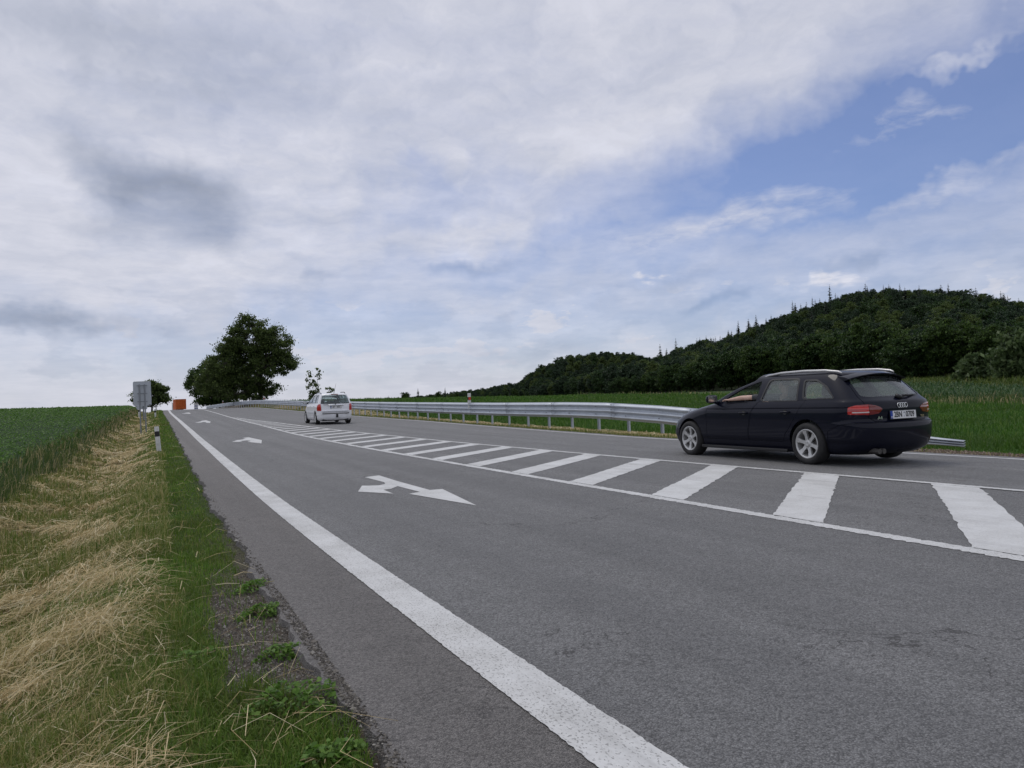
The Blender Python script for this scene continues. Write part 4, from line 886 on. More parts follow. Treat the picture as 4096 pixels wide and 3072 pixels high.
# ------------------------------------------------------------------ cars
def pchip(P):
    P = np.array(P, float); x, y = P[:, 0], P[:, 1]; h = np.diff(x); d = np.diff(y) / h; m = np.zeros(len(x))
    for i in range(1, len(x) - 1):
        if d[i - 1] * d[i] > 0: w1, w2 = 2 * h[i] + h[i - 1], h[i] + 2 * h[i - 1]; m[i] = (w1 + w2) / (w1 / d[i - 1] + w2 / d[i])
    m[0], m[-1] = d[0], d[-1]
    def f(t):
        t = min(max(t, x[0]), x[-1]); i = min(max(int(np.searchsorted(x, t)) - 1, 0), len(h) - 1); s = (t - x[i]) / h[i]
        return float((1 + 2 * s) * (1 - s) ** 2 * y[i] + s * (1 - s) ** 2 * h[i] * m[i] + s * s * (3 - 2 * s) * y[i + 1] + s * s * (s - 1) * h[i] * m[i + 1])
    return f
def car_solid(S, off=0.0, zs=None, ylim=None, n_side=16, n_cor=18, zdrop=0.0):
    """closed body made of stacked plan outlines; off > 0 grows it, < 0 shrinks it"""
    V = []; F = []; rows = 0; ym = S['ym']
    zs = S['levels'] if zs is None else zs
    for z in zs:
        zq = z
        yf, yr, w_ = S['yf'](zq) + off, S['yr'](zq) - off, S['w'](zq) + off
        cf, cr, nf, nr = S['cf'](zq), S['cr'](zq), S['nf'](zq), S['nr'](zq)
        if ylim: yf, yr = min(yf, ylim[1]), max(yr, ylim[0])
        cf = min(cf, (yf - ym) * .95); cr = min(cr, (ym - yr) * .95)
        half = []
        for k in range(n_cor + 1):                       # rear centre -> rear corner
            a = (math.pi / 2) * k / n_cor; half.append((w_ * math.sin(a) ** (2 / nr), yr + cr - cr * math.cos(a) ** (2 / nr)))
        for k in range(1, 2 * n_side):
            half.append((w_, (yr + cr) + (yf - cf - yr - cr) * k / (2 * n_side)))
        for k in range(n_cor, -1, -1):
            a = (math.pi / 2) * k / n_cor; half.append((w_ * math.sin(a) ** (2 / nf), yf - cf + cf * math.cos(a) ** (2 / nf)))
        out = []
        for x, y in half:
            tp = 1 - S['taper_r'] * max(0, (ym - .2 - y) / (ym - .2 - yr)) ** 2 * (1 if y < ym else 0) - S['taper_f'] * max(0, (y - ym - .4) / (S['front'] - ym)) ** 2
            out.append((x * tp, y))
        loop = out + [(-x, y) for x, y in out[-2:0:-1]]
        V += [(x, y, z + zdrop) for x, y in loop]; n = len(loop); rows += 1
    for r in range(rows - 1):
        for k in range(n): F.append((r * n + k, r * n + (k + 1) % n, (r + 1) * n + (k + 1) % n, (r + 1) * n + k))
    F += [tuple(range(n))[::-1], tuple((rows - 1) * n + k for k in range(n))]
    me = bpy.data.meshes.new('solid'); me.from_pydata(V, [], F)
    bm = bmesh.new(); bm.from_mesh(me); bmesh.ops.remove_doubles(bm, verts=bm.verts, dist=1e-5); bmesh.ops.recalc_face_normals(bm, faces=bm.faces); bm.to_mesh(me); bm.free()
    return me
def boolean(me, op, *others):
    """exact boolean of meshes, returns a new mesh"""
    tmp = bpy.data.objects.new('tmp', me); COL.objects.link(tmp); junk = [tmp]
    for k, m2 in enumerate(others):
        o = bpy.data.objects.new('tmpb', m2); COL.objects.link(o); junk.append(o)
        md = tmp.modifiers.new('b%d' % k, 'BOOLEAN'); md.operation = op; md.solver = 'EXACT'; md.object = o
    dg = bpy.context.evaluated_depsgraph_get(); out = bpy.data.meshes.new_from_object(tmp.evaluated_get(dg))
    for o in junk: bpy.data.objects.remove(o)
    return out
def grow(poly, d):
    """offset a roughly convex polygon outwards by d"""
    c = np.mean(poly, 0); return [tuple(np.array(p) + (np.array(p) - c) / (np.linalg.norm(np.array(p) - c) + 1e-9) * d * 1.25) for p in poly]
def smooth_poly(P, it=2):
    for _ in range(it):
        Q = []
        for i in range(len(P)):
            a, b_ = np.array(P[i]), np.array(P[(i + 1) % len(P)]); Q += [tuple(a * .92 + b_ * .08), tuple(a * .08 + b_ * .92)]
        P = Q
    return P
def prism(poly, axis, a, b_): return MB().prism(poly, axis, a, b_).mesh('prism')
def finish(me, ang=32):
    me.shade_smooth(); me.set_sharp_from_angle(angle=rad(ang)); return me
def text_mesh(s, size, depth=.002, sx=1.0, bold=0.0):
    cu = bpy.data.curves.new('lettering', 'FONT'); cu.body = s; cu.size = size; cu.extrude = depth; cu.align_x = 'CENTER'; cu.align_y = 'CENTER'; cu.offset = bold; cu.resolution_u = 3
    o = bpy.data.objects.new('tmp', cu); COL.objects.link(o); dg = bpy.context.evaluated_depsgraph_get(); me = bpy.data.meshes.new_from_object(o.evaluated_get(dg)); bpy.data.objects.remove(o)
    me.transform(Matrix.Scale(sx, 4, (1, 0, 0)) ); return me
def m_carpaint(c, metal, flake, dirt, coat=.7):
    def f(t, b):
        co = t.new('ShaderNodeTexCoord').outputs['Object']; x, y, z = t.sep(co); n = t.noise(co, 3.5, 6, .7)
        dm = t.m('MULTIPLY', t.mp(z, .75, .22), t.mp(n, .35, .7))
        t.put(b.inputs['Base Color'], t.mix(t.m('MULTIPLY', dm, dirt), c, (.10, .09, .075)))
        b.inputs['Metallic'].default_value = metal; t.put(b.inputs['Roughness'], t.m('ADD', flake, t.m('MULTIPLY', dm, .35)))
        b.inputs['Coat Weight'].default_value = coat; b.inputs['Coat Roughness'].default_value = .06; b.inputs['Specular IOR Level'].default_value = .08
    return f
def m_glass(tint, film=.0):
    """pane with two faces: tint and pale film (dust and painted-in reflection) count twice along a ray"""
    def f(t, b):
        tr = t.new('ShaderNodeBsdfTransparent'); tr.inputs[0].default_value = (*tint, 1)
        gl = t.new('ShaderNodeBsdfGlossy'); gl.inputs['Roughness'].default_value = .02; gl.inputs[0].default_value = (1, 1, 1, 1)
        ge = t.new('ShaderNodeNewGeometry'); dt = t.new('ShaderNodeVectorMath', operation='DOT_PRODUCT'); t.l.new(ge.outputs['Normal'], dt.inputs[0]); t.l.new(ge.outputs['Incoming'], dt.inputs[1])
        fres = t.m('ADD', .045, t.m('MULTIPLY', .95, t.m('POWER', t.m('SUBTRACT', 1.0, t.m('ABSOLUTE', dt.outputs['Value'])), 5.0)))
        df = t.new('ShaderNodeBsdfDiffuse'); df.inputs[0].default_value = (.46, .49, .49, 1); tl = t.new('ShaderNodeBsdfTranslucent'); tl.inputs[0].default_value = (.40, .42, .41, 1)  # grey diffuse film: dust, plus sky reflection painted in as colour
        md = t.new('ShaderNodeMixShader'); md.inputs[0].default_value = .4; t.l.new(df.outputs[0], md.inputs[1]); t.l.new(tl.outputs[0], md.inputs[2])
        m0 = t.new('ShaderNodeMixShader'); co = t.new('ShaderNodeTexCoord').outputs['Object']
        t.put(m0.inputs[0], t.m('MULTIPLY', t.mp(t.noise(co, 2.5, 4, .6), .3, .7, .5, 1), film)); t.l.new(tr.outputs[0], m0.inputs[1]); t.l.new(md.outputs[0], m0.inputs[2])
        mx = t.new('ShaderNodeMixShader'); t.put(mx.inputs[0], t.m('MULTIPLY', fres, 1.0, clamp=True)); t.l.new(m0.outputs[0], mx.inputs[1]); t.l.new(gl.outputs[0], mx.inputs[2])
        t.l.new(mx.outputs[0], t.n['Material Output'].inputs[0])
    return f
TRIM = mat('black_trim', (.012, .012, .013), .45); CHROME = mat('chrome', (.72, .73, .74), .18, 1.0); ALLOY = mat('alloy_rim', fn=lambda t, b: (t.put(b.inputs['Base Color'], t.ramp(t.noise(t.new('ShaderNodeTexCoord').outputs['Object'], 9, 4, .6), [(.3, (.46, .46, .45)), (.7, (.62, .62, .61))])), setattr(b.inputs['Metallic'], 'default_value', .55), setattr(b.inputs['Roughness'], 'default_value', .38))[0])
SATIN = mat('satin_aluminium', (.50, .50, .50), .38, .8); BRAKE = mat('brake_steel', (.10, .095, .09), .5, .6)
LRED = mat('lamp_red', (.50, .012, .010), .12, 0, .6, .8, fn=lambda t, b: t.put(b.inputs['Base Color'], t.mix(t.mp(t.noise(t.vm('MULTIPLY', t.new('ShaderNodeTexCoord').outputs['Object'], (1, 1, 9)), 3.2, 2), .42, .6), (.60, .018, .012), (.30, .006, .006))))
LDARK = mat('lamp_dark_red', (.16, .006, .006), .12, 0, .6, .8); LCLEAR = mat('lamp_clear', (.62, .58, .56), .15, 0, .6, .6)
PLATE_W = mat('plate_white', (.72, .72, .72), .45); PLATE_B = mat('plate_blue', (.01, .05, .32), .45); INK = mat('plate_ink', (.012, .012, .013), .5)
SEATM = mat('seat_fabric', fn=lambda t, b: (t.put(b.inputs['Base Color'], t.ramp(t.noise(t.new('ShaderNodeTexCoord').outputs['Object'], 22, 3), [(.3, (.05, .052, .052)), (.7, (.085, .087, .086))])), setattr(b.inputs['Roughness'], 'default_value', .9))[0])
def wheel_meshes(R_t, R_r, wd, spokes):
    """tyre and rim, axle along x, outer face towards -x"""
    h = wd / 2; ty = [(-h * .82, R_r), (-h, R_r + .02), (-h * 1.04, (R_t + R_r) / 2), (-h * .93, R_t - .022), (-h * .72, R_t - .004), (-h * .3, R_t), (h * .3, R_t), (h * .72, R_t - .004), (h * .93, R_t - .022), (h * 1.04, (R_t + R_r) / 2), (h, R_r + .02), (h * .82, R_r)]
    tyre = MB().lathe(ty, 48, 'x').mesh('tyre', True, 50)
    rim = MB(); rim.lathe([(-h * .86, R_r + .004), (-h * .93, R_r + .006), (-h * .95, R_r - .004), (-h * .86, R_r - .022), (-h * .2, R_r - .035), (h * .8, R_r - .03), (h * .8, R_r)], 48, 'x')
    rim.lathe([(-h * .80, 0), (-h * .82, .032), (-h * .74, .048), (-h * .66, .066), (-h * .3, .07), (-h * .2, 0)], 24, 'x')
    for k in range(spokes):
        a = 2 * math.pi * (k + .25) / spokes; c, s = math.cos(a), math.sin(a)
        def P(r, t, x): return (x, r * c - t * s, r * s + t * c)
        r0, r1 = .045, R_r - .012; w0, w1 = .030, .040
        rim.add([P(r0, -w0, -h * .70), P(r0, w0, -h * .70), P((r0 + r1) / 2, -w0 * .82, -h * .72), P((r0 + r1) / 2, w0 * .82, -h * .72), P(r1, -w1, -h * .88), P(r1, w1, -h * .88),
                 P(r0, -w0, -h * .45), P(r0, w0, -h * .45), P((r0 + r1) / 2, -w0 * .82, -h * .40), P((r0 + r1) / 2, w0 * .82, -h * .40), P(r1, -w1, -h * .50), P(r1, w1, -h * .50)],
                [(0, 1, 3, 2), (2, 3, 5, 4), (6, 8, 9, 7), (8, 10, 11, 9), (0, 2, 8, 6), (2, 4, 10, 8), (1, 7, 9, 3), (3, 9, 11, 5), (0, 6, 7, 1), (4, 5, 11, 10)])
    rimm = rim.mesh('rim', True, 30)
    disc = MB().lathe([(-h * .1, 0), (-h * .1, R_r * .68), (h * .05, R_r * .68), (h * .05, 0)], 32, 'x'); disc.box((-h * .05, -R_r * .5, R_r * .3), (.06, .10, .14)); disc.lathe([(h * .3, 0), (h * .3, R_r - .03)], 32, 'x')
    return tyre, rimm, disc.mesh('brake_disc', True, 30)
def seat(parent, x, y, z, back=True):
    s = empty('seat', (x, y, z)); s.parent = parent
    MB().box((0, 0, .10), (.50, .52, .20)).build('cushion', SEATM, s, bevel=.05)
    bk = MB().prism(smooth_poly([(-.25, .12), (.25, .12), (.27, .45), (.20, .70), (-.20, .70), (-.27, .45)]), 'y', -.06, .08).mesh('backrest', bevel=.03); bk.transform(Matrix.Translation((0, -.26, 0)) @ Matrix.Rotation(rad(14), 4, 'X')); link('backrest', finish(bk, 60), SEATM, s)
    hd = MB().prism(smooth_poly([(-.13, .72), (.13, .72), (.13, .92), (-.13, .92)]), 'y', -.05, .05).mesh('headrest', bevel=.02); hd.transform(Matrix.Translation((0, -.27, 0)) @ Matrix.Rotation(rad(14), 4, 'X')); link('headrest', finish(hd, 60), SEATM, s)
    return s
def make_car(S, root, paint, glass):
    """body and panels cut from one skin, panes, lamps, wheels"""
    O = car_solid(S); top = S['levels'][-1]
    zin = [z for z in S['levels'] if z >= .36]
    I = car_solid(S, -.035, zin, ylim=(S['cab'][0], S['cab'][1]), zdrop=-.028)
    cut = [I]
    for ya in (0, S['wb']):
        for sx in (-1, 1): cut.append(MB().lathe([(sx * .52, 0), (sx * .52, S['arch']), (sx * 1.3, S['arch']), (sx * 1.3, 0)], 48, 'x', (0, ya, S['rw'] + .01)).mesh('arch'))
    shell = boolean(O, 'DIFFERENCE', *cut)
    front_arch = None
    sides = S['side_windows']; P = []
    wp = {k: prism(smooth_poly(v, 2), 'x', -2, 2) for k, v in sides.items()}
    rearp = prism(smooth_poly(S['rear_window'], 2), 'y', -3, -.2); windp = prism(smooth_poly(S['windscreen'], 2), 'y', S['cab'][1] - 1.3, 4)
    shell = boolean(shell, 'DIFFERENCE', *wp.values(), rearp, windp)
    # panels
    panels = []
    for nm, poly, axis, a, b_ in S['panels']: panels.append((nm, prism(poly, axis, a, b_), prism(grow(poly, -.006), axis, a, b_)))
    body = shell
    for nm, outer, inner in panels:
        pm_ = boolean(shell, 'INTERSECT', inner); panels_m = finish(pm_); link(nm, panels_m, paint, root)
        body = boolean(body, 'DIFFERENCE', outer)
    link('body', finish(body), paint, root)
    # panes
    ga = boolean(car_solid(S, -.008), 'DIFFERENCE', car_solid(S, -.016, zdrop=-.004, zs=[z for z in S['levels'] if z > .4]))
    for k, v in sides.items():
        big = grow(v, .012)
        for sx in (-1, 1):
            if (k, sx) in S.get('open', ()): continue
            link('side_window', finish(boolean(ga, 'INTERSECT', prism(smooth_poly(big, 2), 'x', min(0, sx * 2), max(0, sx * 2)))), glass, root)
            fr = boolean(boolean(car_solid(S, .003), 'DIFFERENCE', car_solid(S, -.010, zs=[z for z in S['levels'] if z > .4])), 'INTERSECT', boolean(prism(smooth_poly(grow(v, .026), 2), 'x', min(0, sx * 2), max(0, sx * 2)), 'DIFFERENCE', prism(smooth_poly(grow(v, -.004), 2), 'x', -3, 3)))
            link('window_trim', finish(fr), TRIM, root)
    link('rear_window', finish(boolean(ga, 'INTERSECT', prism(smooth_poly(grow(S['rear_window'], .012), 2), 'y', -3, -.2))), S['rear_glass'], root)
    link('windscreen', finish(boolean(ga, 'INTERSECT', prism(smooth_poly(grow(S['windscreen'], .012), 2), 'y', S['cab'][1] - 1.3, 4))), mat('windscreen_glass', fn=m_glass((.86, .90, .89), .03)), root)
    # lamps: proud of the skin by a few millimetres
    lens = boolean(car_solid(S, .006), 'DIFFERENCE', car_solid(S, -.03, zs=[z for z in S['levels'] if z > .3]))
    lens2 = boolean(car_solid(S, .009), 'DIFFERENCE', car_solid(S, -.03, zs=[z for z in S['levels'] if z > .3]))
    for nm, poly, ylo, yhi, m_ in S['lamps']:
        for sx in (-1, 1):
            cutters = [prism([(sx * x, z) for x, z in poly], 'y', ylo, yhi)]
            if 'lamp_side' in S: cutters.append(prism(smooth_poly(S['lamp_side'], 2), 'x', -2, 2))
            link(nm, finish(boolean(lens2 if nm == 'reversing_lamp' else lens, 'INTERSECT', *cutters), 40), m_, root)
    # wheels
    ty, rm, bd = wheel_meshes(S['rw'], S['rr'], S['ww'], S['spokes'])
    for ya in (0, S['wb']):
        for sx in (-1, 1):
            e_ = empty('wheel', (sx * S['track'], ya, S['rw']), 0 if sx < 0 else math.pi); e_.parent = root; e_.rotation_euler = (random.uniform(0, 1), 0, 0 if sx < 0 else math.pi)
            link('tyre', ty, RUBBER, e_); link('rim', rm, ALLOY, e_); link('brake_disc', bd, BRAKE, e_)
    # underside, cabin furniture
    MB().box((0, S['wb'] / 2 - .1, .22), (1.25, S['wb'] + 1.2, .10)).build('underbody', CHASS, root)
    MB().box((0, -.45, .27), (1.0, .5, .12)).build('silencer', CHASS, root)
    for sx in (-1, 1): seat(root, sx * .37, 1.18, .32)
    b2 = seat(root, 0, .22, .36); b2.scale = (2.35, .9, .88)
    MB().prism([(2.25, .55), (2.3, .93), (1.95, .97), (1.78, .9), (1.75, .6)], 'x', -.72, .72).build('dashboard', CHASS, root)
    sw = MB().tube([(.18 * math.cos(a), 0, .18 * math.sin(a)) for a in np.linspace(0, 2 * math.pi, 25)], .016, 6, cap=False).mesh('steering_wheel', True); sw.transform(Matrix.Translation((-.37, 1.70, .93)) @ Matrix.Rotation(rad(-28), 4, 'X')); link('steering_wheel', sw, CHASS, root)
def mirror(parent, x, y, z, sx, material):
    m = empty('door_mirror', (x, y, z)); m.parent = parent
    sh = bmesh.new(); bmesh.ops.create_uvsphere(sh, u_segments=20, v_segments=12, radius=1)
    for v in sh.verts:
        c = v.co; c.x = math.copysign(abs(c.x) ** .7, c.x) * .115; c.z = math.copysign(abs(c.z) ** .7, c.z) * .075; c.y = (c.y if c.y > 0 else c.y * .25) * .085
    me = bpy.data.meshes.new('housing'); sh.to_mesh(me); sh.free(); me.shade_smooth(); link('housing', me, material, m)
    MB().box((0, -.024, 0), (.185, .006, .115)).build('mirror_glass', CHROME, m, bevel=.002)
    MB().tube([(-sx * .05, .0, -.05), (-sx * .16, .02, -.07)], [.03, .04], 8).build('stalk', material, m)
def plate(parent, loc, lettering, tilt, size=(.52, .112)):
    p = empty('number_plate', loc); p.parent = parent; p.rotation_euler = (rad(tilt), 0, 0)
    MB().box((0, .004, 0), (size[0] + .02, .008, size[1] + .02)).build('surround', TRIM, p)
    MB().box((.022, -.003, 0), (size[0] - .044, .006, size[1])).build('plate', PLATE_W, p)
    MB().box((-size[0] / 2 + .022, -.003, 0), (.0435, .006, size[1])).build('blue_band', PLATE_B, p)
    rot = Matrix.Rotation(rad(90), 4, 'X')
    for s, x, sc_, m_, z, bo in ((lettering[0], -.112, .115, INK, 0, .0022), (lettering[1], .135, .115, INK, 0, .0022), ('CZ', -size[0] / 2 + .022, .034, PLATE_W, -.035, .0004)):
        me = text_mesh(s, sc_, .001, .78 if m_ is INK else .9, bo); me.transform(rot); link('lettering', me, m_, p, (x, -.008, z))
    for z in (.028, -.020):
        d = MB().lathe([(-.002, 0), (-.002, .013), (.002, .013), (.002, 0)], 14, 'z').mesh('seal'); d.transform(rot); link('seal', d, mat('plate_seal', (.30, .33, .36), .4) if z > 0 else mat('plate_seal_pale', (.55, .58, .62), .4), p, (.016, -.008, z))
    return p
def const(v): return lambda z: v
def levels(*segs): return list(graded(segs))

# ---- dark blue estate car
A = dict(wb=2.86, rw=.322, rr=.218, ww=.225, spokes=6, track=.80, arch=.362, ym=1.3, front=3.70, taper_r=.045, taper_f=.06)
A['levels'] = levels((.17, .30, .035), (.30, .36, .02), (.36, .44, .012), (.44, .60, .04), (.60, .68, .010), (.68, .82, .03), (.82, .88, .008), (.88, 1.02, .012), (1.02, 1.34, .028), (1.34, 1.40, .010), (1.40, 1.432, .006))
A['yf'] = pchip([(.17, 3.50), (.25, 3.64), (.35, 3.70), (.45, 3.72), (.55, 3.70), (.64, 3.66), (.72, 3.56), (.78, 3.42), (.82, 3.26), (.86, 3.05), (.90, 2.80), (.94, 2.56), (.97, 2.38), (.99, 2.29), (1.02, 2.22), (1.10, 2.05), (1.2, 1.81), (1.3, 1.49), (1.35, 1.28), (1.39, 1.03), (1.415, .80), (1.432, .55)])
A['yr'] = pchip([(.17, -.80), (.24, -.93), (.34, -.99), (.45, -1.01), (.55, -1.02), (.615, -1.01), (.64, -.985), (.655, -.955), (.70, -.95), (.80, -.962), (.90, -.958), (.935, -.945), (.955, -.92), (.985, -.875), (1.02, -.835), (1.1, -.755), (1.2, -.655), (1.3, -.555), (1.34, -.51), (1.37, -.46), (1.39, -.38), (1.41, -.15), (1.432, .20)])
A['w'] = pchip([(.17, .78), (.22, .845), (.30, .872), (.345, .878), (.375, .893), (.42, .902), (.50, .906), (.60, .909), (.70, .911), (.80, .910), (.842, .905), (.850, .899), (.858, .899), (.868, .903), (.90, .895), (.93, .882), (.955, .868), (.98, .853), (1.02, .834), (1.1, .793), (1.2, .737), (1.3, .672), (1.34, .64), (1.37, .605), (1.39, .57), (1.41, .52), (1.432, .40)])
A['cf'] = pchip([(.17, .5), (.6, .75), (.8, 1.0), (.95, .7), (.99, .22), (1.2, .17), (1.36, .18), (1.432, .2)]); A['nf'] = pchip([(.17, 2.4), (.8, 2.7), (.95, 3.2), (1.0, 2.6), (1.4, 2.5)])
A['cr'] = pchip([(.17, .45), (.5, .55), (.64, .52), (.66, .50), (.95, .50), (1.0, .46), (1.3, .40), (1.39, .30), (1.432, .2)]); A['nr'] = pchip([(.17, 2.6), (.5, 2.9), (.9, 2.9), (1.0, 3.0), (1.3, 3.0), (1.432, 2.4)])
A['cab'] = (-.90, 2.24)
A['side_windows'] = {'front': [(1.96, .985), (1.74, 1.11), (1.48, 1.225), (1.14, 1.318), (1.115, 1.0), (1.118, .982)], 'rear': [(1.0, .985), (.955, 1.325), (.34, 1.312), (.235, 1.0), (.24, .985)], 'quarter': [(.09, 1.005), (.195, 1.285), (-.05, 1.272), (-.26, 1.17), (-.45, 1.02), (-.44, 1.005)]}
A['rear_window'] = [(-.60, 1.005), (.60, 1.005), (.555, 1.20), (.50, 1.335), (-.50, 1.335), (-.555, 1.20)]
A['windscreen'] = [(-.72, 1.03), (.72, 1.03), (.58, 1.335), (-.58, 1.335)]
A['open'] = {('front', -1), ('front', 1)}
fd = [(2.36, .335), (2.36, .80), (2.33, .972), (1.065, .968), (1.2, .81), (1.28, .50), (1.29, .335)]; rd = [(1.276, .335), (1.266, .50), (1.186, .81), (1.05, .972), (.03, .985), (.16, .81), (.33, .58), (.44, .46), (.50, .335)]
A['panels'] = [('door', fd, 'x', -2, -.5), ('door', fd, 'x', .5, 2), ('door', rd, 'x', -2, -.5), ('door', rd, 'x', .5, 2),
               ('rear_bumper', [(-.36, .16), (-.40, .52), (-.60, .612), (-.75, .632), (-1.4, .634), (-1.4, .10)], 'x', -2, 2),
               ('tailgate', [(-.50, .648), (.50, .648), (.60, .70), (.655, .93), (.645, 1.02), (.55, 1.345), (-.55, 1.345), (-.645, 1.02), (-.655, .93), (-.60, .70)], 'y', -2, -.40)]
lo = [(.60, .748), (.95, .765), (.95, .872), (.86, .890), (.60, .898)]; li = [(.594, .747), (.594, .898), (.50, .885), (.42, .855), (.385, .825), (.45, .765)]
A['lamp_side'] = [(-.715, .80), (-.73, .862), (-.86, .91), (-2, .93), (-2, .70), (-.86, .742), (-.73, .762)]
A['lamps'] = [('reversing_lamp', [(.60, .778), (.82, .780), (.82, .796), (.60, .796)], -2, -.78, LCLEAR), ('tail_lamp', lo, -2, -.73, LRED), ('tail_lamp_inner', li, -2, -.73, LDARK)]
A['rear_glass'] = mat('rear_glass_dark', fn=m_glass((.66, .72, .72), .12))
NAVY = mat('navy_paint', fn=m_carpaint((.0030, .0040, .0125), .0, .45, .03, .40))
audi = setp(empty('estate_car', (9.93, 8.62, float(prof(8.62) + xfall(9.93, 8.62)) + .001), rad(-1.2)), 'dark navy estate car, silver roof rails, bare arm resting on its open window', 'car', 'cars driving uphill')
make_car(A, audi, NAVY, mat('side_glass', fn=m_glass((.86, .91, .89), .13)))
for sx in (-1, 1):
    MB().tube([(sx * .565, 1.22, 1.362), (sx * .572, 1.10, 1.395), (sx * .572, .80, 1.424), (sx * .57, .3, 1.432), (sx * .565, -.1, 1.420), (sx * .55, -.34, 1.392), (sx * .545, -.40, 1.370)], [.012, .020, .022, .022, .022, .020, .012], 10).build('roof_rail', SATIN, audi, smooth=True, angle=60)
    mirror(audi, sx * 1.0, 2.05, 1.035, sx, NAVY)
    for y, z in ((1.37, .79), (.42, .80)):
        h = MB().tube([(sx * .915, y + .10, z), (sx * .938, y + .07, z + .004), (sx * .940, y, z + .006), (sx * .938, y - .07, z + .004), (sx * .915, y - .10, z)], [.012, .015, .016, .015, .012], 8).build('door_handle', NAVY, audi, smooth=True)
        MB().lathe([(0, 0), (0, .040), (.004, .040)], 20, 'x', (sx * .911, y, z + .002)).build('handle_cup', TRIM, audi)
sp = []
for x in np.linspace(-.60, .60, 21):
    q = (x / .60) ** 2; sp.append([(x, -.34 - .02 * q, 1.395 - .075 * q), (x, -.52 + .03 * q, 1.384 - .080 * q), (x, -.635 + .07 * q, 1.352 - .075 * q), (x, -.630 + .07 * q, 1.335 - .072 * q), (x, -.50 + .04 * q, 1.325 - .08 * q)])
spm = MB(); n = 5; spm.add([p for r in sp for p in r], [(i * n + k, i * n + (k + 1) % n, (i + 1) * n + (k + 1) % n, (i + 1) * n + k) for i in range(20) for k in range(n)] + [tuple(range(n)), tuple(20 * n + k for k in range(n))])
spm.build('roof_spoiler', NAVY, audi, smooth=True, angle=40)
plate(audi, (0, -.972, .735), ('2BN', '0709'), -3)
for k in range(4):
    tr_ = MB().tube([(.033 * math.cos(a), 0, .033 * math.sin(a)) for a in np.linspace(0, 2 * math.pi, 25)], .0062, 6, cap=False).mesh('emblem_ring', True); link('emblem_ring', tr_, CHROME, audi, ((k - 1.5) * .046, -.966, .870))
rotx = Matrix.Rotation(rad(90), 4, 'X')
for s, x, z, sz, m_ in (('A4', -.44, .70, .062, CHROME), ('TDI', .43, .70, .046, mat('badge_bronze', (.40, .33, .20), .35, .7))):
    me = text_mesh(s, sz, .003, 1.15, .001); me.transform(rotx); link('badge', me, m_, audi, (x, -.953 + .008, z)); me.transform(Matrix.Rotation(rad(-7 if x > 0 else 7) * -1, 4, 'Z'))
MB().tube([(-.02, -.870, 1.01), (.0, -.905, .995), (.05, -.905, .99)], [.03, .035, .03], 8).tube([(.0, -.9, 1.0), (.22, -.885, 1.012), (.52, -.80, 1.02)], [.022, .016, .006], 8).build('rear_wiper', TRIM, audi, smooth=True)
MB().tube([(-.52, -.80, .235), (-.52, -.985, .225)], .038, 12).tube([(-.43, -.80, .235), (-.43, -.985, .225)], .038, 12).build('exhaust_pipe', BRAKE, audi)
for sx in (-1, 1):
    MB().box((sx * .893, 1.45, .20), (.03, 2.1, .05)).build('sill_trim', TRIM, audi, bevel=.01)
MB().box((0, 1.80, 1.20), (.24, .03, .07)).build('inside_mirror', TRIM, audi, bevel=.015)

# ---- white estate car
B = dict(wb=2.71, rw=.315, rr=.205, ww=.205, spokes=7, track=.765, arch=.355, ym=1.2, front=3.60, taper_r=.03, taper_f=.08)
B['levels'] = levels((.18, .40, .04), (.40, .46, .015), (.46, .62, .04), (.62, .70, .012), (.70, .94, .03), (.94, 1.06, .015), (1.06, 1.42, .03), (1.42, 1.52, .012), (1.52, 1.54, .006))
B['yf'] = pchip([(.18, 3.40), (.3, 3.56), (.45, 3.60), (.6, 3.58), (.7, 3.48), (.8, 3.25), (.9, 2.90), (.98, 2.55), (1.03, 2.25), (1.1, 2.08), (1.2, 1.86), (1.35, 1.50), (1.44, 1.22), (1.5, .95), (1.54, .6)])
B['yr'] = pchip([(.18, -.66), (.26, -.76), (.36, -.80), (.48, -.815), (.60, -.82), (.66, -.812), (.685, -.775), (.75, -.77), (.95, -.765), (1.0, -.755), (1.1, -.722), (1.25, -.665), (1.4, -.60), (1.46, -.56), (1.5, -.48), (1.54, -.2)])
B['w'] = pchip([(.18, .76), (.25, .825), (.36, .850), (.43, .856), (.455, .868), (.50, .870), (.55, .862), (.70, .872), (.85, .872), (.95, .862), (1.02, .842), (1.1, .815), (1.2, .778), (1.35, .715), (1.44, .665), (1.5, .60), (1.54, .48)])
for k in ('cf', 'nf', 'cr', 'nr'): B[k] = A[k]
B['cr'] = pchip([(.18, .35), (.5, .40), (.66, .36), (1.0, .32), (1.4, .30), (1.54, .2)]); B['nr'] = pchip([(.18, 2.8), (.6, 3.2), (1.0, 3.6), (1.4, 3.6), (1.54, 2.6)])
B['cab'] = (-.72, 2.15)
B['side_windows'] = {'front': [(2.02, 1.045), (1.80, 1.17), (1.50, 1.32), (1.2, 1.425), (1.10, 1.43), (1.05, 1.05)], 'rear': [(.97, 1.05), (.99, 1.43), (.30, 1.43), (.10, 1.06)], 'quarter': [(.02, 1.065), (.22, 1.43), (-.25, 1.41), (-.46, 1.10), (-.45, 1.075)]}
B['rear_window'] = [(-.70, 1.0), (.70, 1.0), (.66, 1.18), (.585, 1.43), (-.585, 1.43), (-.66, 1.18)]
B['windscreen'] = [(-.66, 1.08), (.66, 1.08), (.56, 1.43), (-.56, 1.43)]
fd = [(2.25, .36), (2.25, .85), (2.2, 1.03), (1.02, 1.04), (1.02, .36)]; rd = [(1.005, .36), (1.005, 1.04), (.04, 1.05), (.12, .8), (.36, .55), (.42, .36)]
